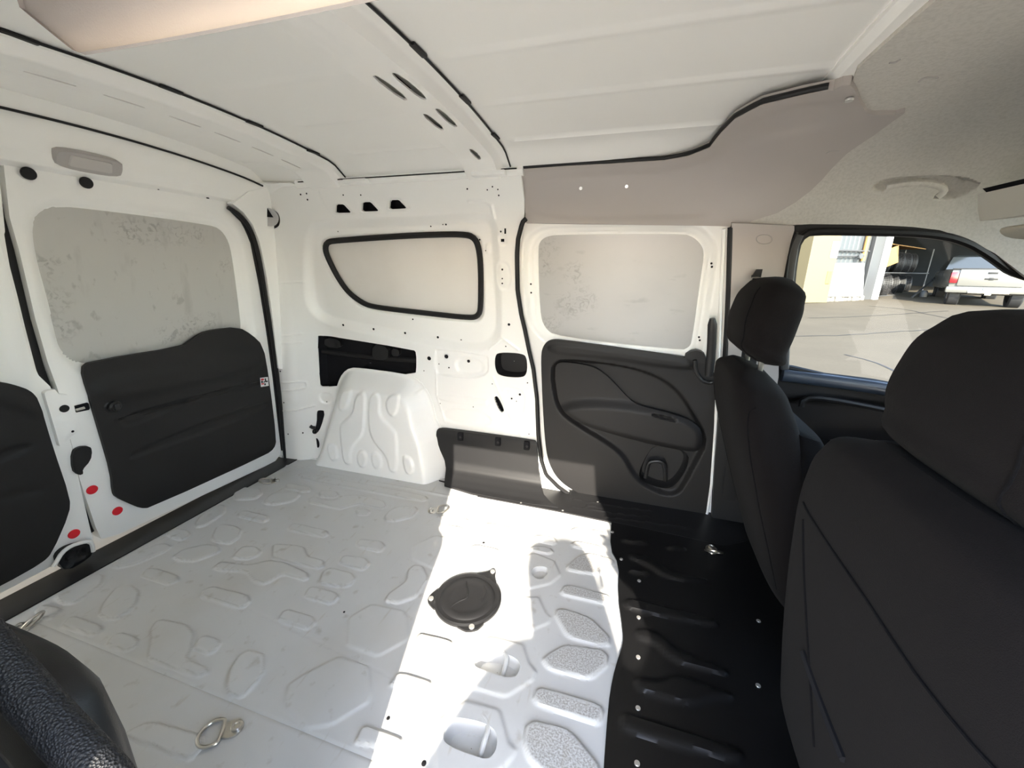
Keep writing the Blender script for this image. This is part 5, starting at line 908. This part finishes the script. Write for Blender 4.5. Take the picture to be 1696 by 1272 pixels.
# overhead tray and sun visor at the front of the roof
tray = empty('overhead_tray', (2.55, .3, 1.2), 'light grey overhead storage tray under the headliner above the windscreen', 'storage tray')
Q = [(2.2841,1.1101),(2.3043,1.096),(2.3509,1.1027),(2.4058,1.1146),(2.4198,1.067),(2.3631,1.0588),(2.3034,1.0527),(2.2929,1.0767)]
xs = np.array(Q)
V = []; 
for y in (.43, .42, -.42, -.43):
    s_ = .985 if abs(y) > .425 else 1
    c_ = xs.mean(0); V.append(np.stack([c_[0]+(xs[:, 0]-c_[0])*s_, np.full(len(xs), y), c_[1]+(xs[:, 1]-c_[1])*s_], -1))
V, F = ring_loft(V); mk('tray_body', V, F, 'tray', tray)
def prism_y(Q, ys, nm, m, par):
    q = np.array(Q); V = [np.stack([q[:, 0], np.full(len(q), y), q[:, 1]], -1) for y in ys]; V, F = ring_loft(V); mk(nm, V, F, m, par)
prism_y([(2.2787,1.1188),(2.3041,1.0966),(2.3507,1.1033),(2.4057,1.1152),(2.401,1.1311),(2.3452,1.1231),(2.2954,1.1217)], (.41, -.41), 'tray_opening', 'void', tray)
vis = empty('sun_visor', (2.6, .45, 1.1), 'cream sun visor folded up above the driver window', 'sun visor')
prism_y(ch([(2.3869,1.0347),(2.3907,1.0455),(2.4332,1.0515),(2.4981,1.0489),(2.509,1.0117),(2.4431,1.0163),(2.4064,1.0208)], 1), (.50, .49, .32, .31), 'visor_board', 'visor', vis)
V, F = tube([(2.60, .57, 1.10), (2.58, .60, 1.13)], .007, 8); mk('visor_pivot', V, F, 'trim', vis)

# ================================================================ OUTSIDE
def gz(y): return -.55+.036*y
cr = [[(4.4002,8.1017,-0.2583),(5.5518,8.5173,-0.2434),(6.998,9.5023,-0.2079),(9.8731,10.9979,-0.1541)], [(4.8132,6.6423,-0.3109),(5.0308,6.2428,-0.3253),(5.0612,5.8448,-0.3396),(4.9218,5.4151,-0.3551),(4.5525,4.7946,-0.3774)], [(5.7425,10.9338,-0.1564),(7.3454,11.7444,-0.1272),(10.0043,13.6418,-0.0589)], [(8.4659,14.3253,-0.0343),(9.1018,13.7745,-0.0541),(8.979,12.2444,-0.1092),(9.1382,11.6706,-0.1299)]]
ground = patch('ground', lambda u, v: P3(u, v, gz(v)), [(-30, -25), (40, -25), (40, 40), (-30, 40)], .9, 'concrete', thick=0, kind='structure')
bounce_pad = patch('bounce_slab', lambda u, v: P3(u, v, gz(v)+.012), [(-14, -22), (14, -22), (14, -.95), (-14, -.95)], .5, 'bounce_pad', thick=.03, kind='structure')  # added slab, out of view, bounces sun through the open door onto the ceiling
for k in cr:
    P = ch(np.array(k)[:, :2], 2, False); P = dens(P, .25); P = P+np.array([[math.sin(i*1.7)*.02, math.cos(i*2.3)*.02] for i in range(len(P))])
    w_ = .018; T = np.gradient(P, axis=0); T /= np.linalg.norm(T, axis=1)[:, None]; Nn = np.stack([-T[:, 1], T[:, 0]], -1)
    A_ = P+Nn*w_; B_ = P-Nn*w_; V = [(x, y, gz(y)+.004) for x, y in A_]+[(x, y, gz(y)+.004) for x, y in B_]; n_ = len(P)
    mk('crack_filler', V, [(i, i+1, n_+i+1, n_+i) for i in range(n_-1)], 'ink', ground)
O3 = Vector((7.33, 15.46, .04)); U3 = Vector((.846, .533, 0)).normalized(); N3 = Vector((.533, -.846, 0)).normalized()
def fp(s, h, d=0): return tuple(O3+U3*s+Vector((0, 0, h))+N3*d)     # along the facade, up, out from it
fq = Matrix((U3, N3, Vector((0, 0, 1)))).transposed()
def fbox(s0, s1, h0, h1, d0, d1, bev=.01): return box(fp((s0+s1)/2, (h0+h1)/2, (d0+d1)/2), (s1-s0, d1-d0, h1-h0), bev, 1, fq)
cs = [(1.8274,1.1484),(2.594,1.158)][:2]
c0, c1 = 2.05, 2.72
shop = empty('wall_back', fp(0, 0), kind='structure')
def corr(u, v): return np.array([fp(a_, b_, 0) for a_, b_ in zip(np.ravel(u), np.ravel(v))]).reshape(np.shape(u)+(3,))
SW = []; FW = []
n_ = 0; s_ = -14.0; k_ = 0
prof = []
while s_ < c0: prof += [(s_, 0), (s_+.07, 0), (s_+.10, .03), (s_+.17, .03)]; s_ += .20
for (a_, d_) in prof: SW += [fp(min(a_, c0), -.3, d_), fp(min(a_, c0), 6, d_)]
FW = [(2*i, 2*i+1, 2*i+3, 2*i+2) for i in range(len(prof)-1)]
mk('siding', SW, FW, 'facade', shop, 0)
V, F = fbox(c0, c1, -.3, 6, -.3, .15); mk('door_column', V, F, 'column', shop)
V, F = fbox(c1-.22, c1+.02, -.3, 6, .1, .22); mk('column_flange', V, F, 'white', shop)
V, F = fbox(c1, c1+9, 3.2, 6, -.3, .1); mk('lintel', V, F, 'facade', shop)
V, F = fbox(c1+9, c1+14, -.3, 6, -.3, .1); mk('siding', V, F, 'facade', shop)
V, F = fbox(c0, c1+9.2, -.4, 6, -9.3, -9.0); mk('garage_wall', V, F, 'garage', shop)
V, F = fbox(c0-.4, c0-.2, -.4, 6, -9, -.3); mk('garage_wall', V, F, 'garage', shop)
V, F = fbox(c1+9, c1+9.2, -.4, 6, -9, -.3); mk('garage_wall', V, F, 'garage', shop)
V, F = fbox(c0-.4, c1+9.2, 4, 4.2, -9.2, -.2); mk('garage_ceiling', V, F, 'garage', shop)
mk('garage_floor', [fp(c1, 0.03, .0), fp(c1+9, -.1, .0), fp(c1+9, .15, -9), fp(c1, .25, -9)], [(0, 1, 2, 3)], 'garagefloor', shop, 0)
V, F = fbox(c1, c1+9, 3.0, 3.3, 0, 2.6); mk('canopy', V, F, 'garage', shop)
V, F = tube([fp(1.72, 1.3, .1), fp(1.72, 6, .1)], .07, 10); mk('downpipe', V, F, 'yellow', shop)
V, F = tube([fp(-.4, 1.62, .12), fp(1.9, 1.62, .12)], .03, 8); mk('handrail', V, F, 'column', shop)
V, F = tube([fp(-.1, 1.42, .14), fp(1.7, 1.46, .14)], .025, 8); mk('handrail', V, F, 'column', shop)
V, F = lathe([(.0001, .03), (.09, .03), (.1, 0), (.04, 0)], fp(1.45, 1.45, .2), tuple(N3)); mk('wall_lamp', V, F, 'column', shop)
random.seed(2)
for i in range(16):
    s0 = -.45+i*.155; V, F = fbox(s0, s0+.15, -.2, .16+random.uniform(-.03, .04), .02, .30+random.uniform(-.05, .03), .03); mk('rubble_stone', V, F, 'rubble', shop)
bd = empty('display_board', fp(.7, .2, .3), 'large plain white board leaning outside the workshop wall', 'board')
bq = [(-0.8165,1.188),(1.5334,1.2208),(1.8252,0.1262),(-0.6266,0.1422)]
V = [fp(a_, b_, .32) for a_, b_ in bq]+[fp(a_, b_, .27) for a_, b_ in bq]; mk('panel', V, [(0, 1, 2, 3), (7, 6, 5, 4), (0, 4, 5, 1), (1, 5, 6, 2), (2, 6, 7, 3), (3, 7, 4, 0)], 'white', bd, 0)
V, F = tube([fp(*bq[0], .3), fp(*bq[1], .3), fp(*bq[2], .3), fp(*bq[3], .3)], .018, 6, True); mk('frame', V, F, 'column', bd)
V, F = fbox(bq[0][0]+.12, bq[0][0]+.42, bq[0][1]-.11, bq[0][1]-.02, .322, .327, 0); mk('blue_sticker', V, F, 'plate', bd)
cb = empty('wall_cabinet', fp(-.2, 1, .2), 'pale yellow weathered cabinet at the end of the white board', 'cabinet')
V, F = fbox(-1.1, .02, -.05, 2.05, .05, .5); mk('body', V, F, 'cream', cb)
V, F = fbox(-.3, .0, 1.35, 1.85, .5, .52); mk('notice', V, F, 'white', cb)
V, F = fbox(-.25, -.08, .55, .95, .5, .52); mk('notice', V, F, 'yellow', cb)
sg = mk('wall_sign', *fbox(.10, .32, 1.42, 1.85, .15, .19), 'orange'); tag(sg, 'small orange and white sign on the siding above the white board', 'sign')
mb = mk('meter_box', *fbox(-.42, -.10, 1.95, 2.18, .1, .2), 'column'); tag(mb, 'small grey meter box high on the pale wall by the cabinet', 'box')
# tyres in the garage
def tyre(s, h, d, axis, R_, w_, label, highlit):
    t = empty('tyre', fp(s, h, d), label, 'tyre', 'tyres in the workshop')
    ax_ = (U3*axis[0]+N3*axis[1]+Vector((0, 0, axis[2]))).normalized()
    prof = [(R_*.56, -w_*.40), (R_*.62, -w_*.5), (R_*.85, -w_*.52), (R_*.95, -w_*.46), (R_, -w_*.36), (R_*1.0, -w_*.12), (R_*.975, -w_*.10), (R_*.975, -w_*.06), (R_, -w_*.04), (R_, w_*.04), (R_*.975, w_*.06), (R_*.975, w_*.10), (R_, w_*.12), (R_, w_*.36), (R_*.95, w_*.46), (R_*.85, w_*.52), (R_*.62, w_*.5), (R_*.56, w_*.40), (R_*.54, 0), (R_*.56, -w_*.40)]
    V, F = lathe(prof, fp(s, h, d), ax_, 36); mk('carcass', V, F, 'tyre', t)
    q = ax_.to_track_quat('Z', 'X').to_matrix(); mb_ = MB()
    for k in range(36):
        a_ = 2*math.pi*k/36
        for z_, da in ((-w_*.26, 0), (w_*.26, .08), (0, .04)):
            c_ = Vector(fp(s, h, d))+q @ Vector(((R_+.003)*math.cos(a_+da), (R_+.003)*math.sin(a_+da), z_))
            rt = q @ Matrix.Rotation(a_+da, 3, 'Z'); mb_.add(*box(c_, (.018, R_*.10, w_*.20), 0, 1, rt))
    tb = mb_.mk('tread', 'tyre', t, 0); tb['kind'] = 'stuff'
    if highlit:
        for sg_ in (-1, 1):
            for a0 in (.4, 2.6):
                a_ = np.linspace(a0, a0+1.1, 10); P = [tuple(Vector(fp(s, h, d))+q @ Vector((R_*.78*math.cos(x), R_*.78*math.sin(x), sg_*w_*.525))) for x in a_]
                V, F = tube(P, R_*.035, 6); mk('tyre_highlight', V, F, 'tyre_glint', t)  # pale arcs painted as sun highlights on the tyre sides
tyre(3.75, .95+.35, -.9, (.75, .66, 0), .40, .30, 'tyre lying on the upper rack rail under a cardboard sheet', True)
tyre(3.55, .36+.12, -.6, (.80, .60, 0), .44, .34, 'big off-road tyre on the lower rack rail next to the grey column', True)
tyre(4.55, .46, -.9, (.75, .66, 0), .42, .30, 'second tyre along on the lower rack rail', True)
tyre(4.75, 1.28, -1.2, (.75, .66, 0), .40, .28, 'second tyre along on the upper rack rail', False)
for k, (s_, h_, d_) in enumerate(((5.6, .45, -1.3), (5.6, 1.3, -1.3), (6.5, .45, -1.6), (6.5, 1.3, -1.6), (7.5, .45, -2.0), (7.5, 1.31, -2.0))):
    tyre(s_, h_, d_, (.75, .66, 0), .40, .28, ['dark tyre on the lower rail behind the fallen pole', 'dark tyre on the upper rail beyond the cardboard sheet', 'dark tyre on the lower rail near the truck bumper', 'dark tyre on the upper rail above the truck bumper', 'dark tyre low in the shadow behind the truck tailgate', 'dark tyre up in the shadow behind the truck tailgate'][k], k == 0)
rk = empty('tyre_rack', fp(3.3, 0, -.5), 'thin steel tyre rack standing inside the workshop door', 'rack')
for (a_, b_) in ((3.05, -.25), (8.2, -1.7), (3.05, -1.3), (8.2, -2.7)):
    V, F = tube([fp(a_, 0.02, b_), fp(a_, 1.9, b_)], .025, 8); mk('post', V, F, 'column', rk)
for h_ in (.08, .92):
    for (b0, b1) in ((-.2, -1.65), (-1.25, -2.65)):
        V, F = tube([fp(3.05, h_, b0), fp(8.2, h_, b1)], .022, 8); mk('rail', V, F, 'column', rk)
cb2 = mk('cardboard_sheet', *box(fp(3.95, 1.86, -.6), (1.9, 1.1, .03), .004, 1, Matrix.Rotation(math.radians(5), 3, 'Y') @ fq), 'card'); tag(cb2, 'flat brown cardboard sheet laid over the top tyres', 'cardboard')
cb3 = mk('cardboard_flap', *box(fp(3.15, 1.46, -.0), (.70, .03, .60), .004, 1, fq @ Matrix.Rotation(math.radians(-18), 3, 'Y')), 'yellow'); tag(cb3, 'sunlit orange cardboard flap hanging at the rack end', 'cardboard')
sh = empty('wall_shelf', fp(6, 2.6, -3), 'long wooden shelf board high in the dark workshop', 'shelf')
V, F = fbox(5.2, 10, 2.62, 2.72, -4.2, -3.2); mk('board', V, F, 'wood', sh)
V, F = fbox(5.2, 5.3, 2.1, 2.62, -4.2, -4.1); mk('bracket', V, F, 'garage', sh)
bn = mk('wall_banner', *fbox(3.0, 5.2, 2.25, 3.2, -4.6, -4.55), 'column'); tag(bn, 'grey panel with red edge lines on the workshop back wall', 'panel')
for h_ in (2.28, 3.05):
    V, F = fbox(3.0, 5.2, h_, h_+.06, -4.55, -4.53, 0); mk('red_line', V, F, 'redink', bn)
V, F = fbox(3.75, 4.15, 2.0, 3.3, -4.5, -4.3); mk('pillar', V, F, 'facade', bn)
for k in range(6):
    V, F = tube([fp(4.5+k*.1, 2.3, -4.3), fp(4.4+k*.13, 2.7+.05*(k % 3), -4.3), fp(4.6+k*.1, 2.95, -4.35)], .02, 6); mk('hose', V, F, 'ink', bn)
pole = mk('leaning_pole', *tube([fp(4.6, .05, .1), fp(6.9, .85, -.6)], .03, 8), 'column'); tag(pole, 'thin grey pole leaning across the front of the tyre rack', 'pole')
jk = mk('jar', *lathe([(.0001, 0), (.1, 0), (.11, .05), (.11, .2), (.07, .26), (.0001, .26)], fp(5.35, .05, .0), (0, 0, 1), 20), 'column'); tag(jk, 'small pale drum on the workshop floor at the pole foot', 'drum')

# pick-up truck
TA = math.radians(-24); TU = Vector((math.cos(TA), math.sin(TA), 0)); TF = Vector((-math.sin(TA), math.cos(TA), 0))
T0 = Vector((10.86, 15.42, gz(15.4)))
TS = .84
def tp(x, y, z): return tuple(T0+(TU*x+TF*y+Vector((0, 0, z)))*TS)
tq = Matrix((TU, TF, Vector((0, 0, 1)))).transposed()
def tbox(x0, x1, y0, y1, z0, z1, bev=.02, seg=2): return box(tp((x0+x1)/2, (y0+y1)/2, (z0+z1)/2), tuple(TS*k for k in (x1-x0, y1-y0, z1-z0)), bev, seg, tq)
tr = empty('pickup_truck', tuple(T0), 'white pickup truck parked tail-first to the lot outside the dark workshop', 'truck')
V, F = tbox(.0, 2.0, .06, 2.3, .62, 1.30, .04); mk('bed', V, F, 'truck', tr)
tg = mk('tailgate', *tbox(.20, 1.80, .0, .07, .70, 1.30, .03), 'truck', tr)
V, F = tbox(.0, 2.0, -.01, .10, 1.28, 1.325, .015); mk('tailgate_cap', V, F, 'ink', tr)
V, F = tbox(.88, 1.12, -.02, .02, 1.13, 1.20, .015); mk('tailgate_handle', V, F, 'ink', tg)
mb_ = MB()
mb_.add(*tbox(.84, 1.16, -.02, .0, .935, .985, .01)); mb_.add(*tbox(.94, 1.06, -.02, .0, .915, 1.005, .01)); mb_.mk('emblem', 'ink', tg)
for a_, b_ in ((-.01, .19), (1.81, 2.01)):
    V, F = tbox(a_, b_, -.02, .25, .80, 1.18, .03); mk('tail_light', V, F, 'tail', tr)
bm_ = mk('bumper', *tbox(-.06, 2.06, -.16, .12, .46, .68, .04), 'truck', tr)
V, F = tbox(.5, 1.5, -.18, -.1, .44, .56, .02); mk('bumper_step', V, F, 'chrome', bm_)
pl = mk('licence_plate', *tbox(.86, 1.20, -.19, -.17, .50, .66, .005), 'plate', bm_)
V, F = tbox(.84, 1.22, -.18, -.165, .64, .675, .003); mk('plate_frame', V, F, 'ink', pl)
for k, (a_, b_) in enumerate(((.89, .93), (.945, .985), (1.0, 1.04), (1.055, 1.095), (1.11, 1.15))):
    V, F = tbox(a_, b_, -.194, -.19, .545, .615, 0); mk('plate_print', V, F, 'sillblue', pl)
V, F = tbox(.92, 1.08, -.22, .0, .38, .46, .02); mk('tow_hitch', V, F, 'chrome', bm_)
V, F = tbox(.15, 1.85, .1, 5.0, .40, .62, .03); mk('chassis', V, F, 'ink', tr)
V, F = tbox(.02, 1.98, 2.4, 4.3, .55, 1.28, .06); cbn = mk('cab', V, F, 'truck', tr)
ca_ = [np.array([tp(*p_) for p_ in r_]) for r_ in ([(.03, 2.4, 1.28), (1.97, 2.4, 1.28), (1.97, 4.4, 1.28), (.03, 4.4, 1.28)], [(.16, 2.55, 1.78), (1.84, 2.55, 1.78), (1.84, 3.8, 1.80), (.16, 3.8, 1.80)], [(.3, 2.7, 1.84), (1.7, 2.7, 1.84), (1.7, 3.6, 1.85), (.3, 3.6, 1.85)])]
V, F = ring_loft(ca_); mk('cab_top', V, F, 'tint', cbn)
V, F = tbox(.02, 1.98, 4.3, 5.5, .55, 1.22, .08); mk('hood', V, F, 'truck', tr)
for (x_, y_) in ((.24, 1.1), (1.76, 1.1), (.24, 4.6), (1.76, 4.6)):
    w_ = empty('wheel', (0, 0, 0)); w_.parent = tr
    c_ = tp(x_, y_-.55 if y_ < 2 else y_, .40)
    w_.location = Vector(c_)-Vector(tr.location)
    V, F = lathe([(.22, -.13), (.34, -.14), (.385, -.11), (.395, 0), (.385, .11), (.34, .14), (.22, .13), (.21, 0), (.22, -.13)], c_, tuple(TU), 28); mk('tyre_tread', V, F, 'tyre', w_)
    V, F = lathe([(.0001, -.06), (.1, -.07), (.2, -.10), (.23, -.125), (.23, .125), (.2, .1), (.0001, .06)], c_, tuple(TU), 24); mk('rim', V, F, 'chrome', w_)

# ================================================================ the photographer in the doorway (only the shadow is in the picture)
def person():
    g = gz(-1.42); X0, Y0 = 1.915, -1.42
    r = empty('person', (X0, Y0, g), 'standing person in a grey shirt with elbows out at the open side door', 'person')
    J = [('pelvis', 0, 0, .86, .135), ('waist', 0, .01, 1.02, .165), ('chest', 0, .02, 1.20, .175), ('neck', 0, .01, 1.345, .055), ('jaw', 0, .035, 1.42, .070), ('skull', 0, .03, 1.50, .095), ('crown', 0, .02, 1.565, .065),
         ('ls', -.17, .01, 1.27, .075), ('le', -.35, .05, 1.05, .060), ('lw', -.17, .24, 1.06, .034), ('rs', .17, .01, 1.27, .075), ('re', .27, .10, 1.42, .055), ('rw', .10, .30, 1.36, .034),
         ('lh', -.09, 0, .80, .09), ('lk', -.10, .03, .44, .060), ('la', -.11, 0, .08, .042), ('lt', -.12, .16, .03, .032), ('rh', .09, 0, .80, .09), ('rk', .10, .03, .44, .060), ('ra', .11, 0, .08, .042), ('rt', .12, .16, .03, .032)]
    E_ = ['pelvis waist', 'waist chest', 'chest neck', 'neck jaw', 'jaw skull', 'skull crown', 'chest ls', 'ls le', 'le lw', 'chest rs', 'rs re', 're rw', 'pelvis lh', 'lh lk', 'lk la', 'la lt', 'pelvis rh', 'rh rk', 'rk ra', 'ra rt']
    ix = {j[0]: i for i, j in enumerate(J)}; V = [(X0+j[1]*1.06, Y0+j[2]*1.06, g+j[3]*1.06) for j in J]; R_ = [j[4] for j in J]
    Ed = [tuple(ix[k] for k in e.split()) for e in E_]
    for w_, sx in (('lw', 1), ('rw', -1)):
        wx, wy, wz = V[ix[w_]]; V.append((wx+sx*.03, wy+.05, wz+.01)); R_.append(.030); pi_ = len(V)-1; Ed.append((ix[w_], pi_))
        for k in range(4):
            V += [(wx+sx*(.055-.006*k), wy+.095-.012*k, wz+.035-.022*k), (wx+sx*(.085-.006*k), wy+.110-.012*k, wz+.035-.022*k)]; R_ += [.010, .008]; n_ = len(V); Ed += [(pi_, n_-2), (n_-2, n_-1)]
        V += [(wx+sx*.02, wy+.06, wz+.055), (wx+sx*.035, wy+.075, wz+.08)]; R_ += [.012, .009]; n_ = len(V); Ed += [(pi_, n_-2), (n_-2, n_-1)]
    me = bpy.data.meshes.new('body'); me.from_pydata(V, Ed, []); o = bpy.data.objects.new('body_tmp', me); col.objects.link(o)
    md = o.modifiers.new('s', 'SKIN'); md.use_smooth_shade = True
    for v, q in zip(me.skin_vertices[0].data, R_): v.radius = (q, q)
    me.skin_vertices[0].data[0].use_root = True
    o.modifiers.new('u', 'SUBSURF').levels = 2
    dg = bpy.context.evaluated_depsgraph_get(); m2 = bpy.data.meshes.new_from_object(o.evaluated_get(dg)); bpy.data.objects.remove(o)
    vv = [tuple(v.co) for v in m2.vertices]; ff = [tuple(p.vertices) for p in m2.polygons]
    b = mk('body', vv, ff, 'skin', r, 60); b.data.materials.append(M['shirt']); b.data.materials.append(M['jeans'])
    for p in b.data.polygons:
        c_ = p.center; h_ = c_.z; p.material_index = 2 if h_ < .95 else (1 if h_ < 1.42 and c_.y < .20 else 0)
    V, F = ring_loft([np.c_[se(X0, Y0-.005-.02*k_, rx, ry, 2.2, 28), np.full(28, g+z_)] for k_, (z_, rx, ry) in enumerate(((1.36, .105, .06), (1.46, .112, .075), (1.56, .112, .09), (1.64, .108, .092), (1.69, .090, .075), (1.71, .05, .04)))]); mk('hair', V, F, 'ink', r)
    V, F = lathe([(.0001, .035), (.012, .02), (.018, 0)], (X0, Y0+.125, g+1.555), (0, 1, -.2), 12); mk('nose', V, F, 'skin', r)
    for k in (-1, 1):
        V, F = disc((X0+k*.035, Y0+.118, g+1.60), (k*.2, 1, 0), .010, .004, 12); mk('eye', V, F, 'ink', r)
        V, F = disc((X0+k*.095, Y0+.03, g+1.58), (k, .2, 0), .026, .012, 14); mk('ear', V, F, 'skin', r)
    V, F = box((X0, Y0+.118, g+1.505), (.045, .008, .008), .003); mk('mouth', V, F, 'redink', r)
    return r
person()
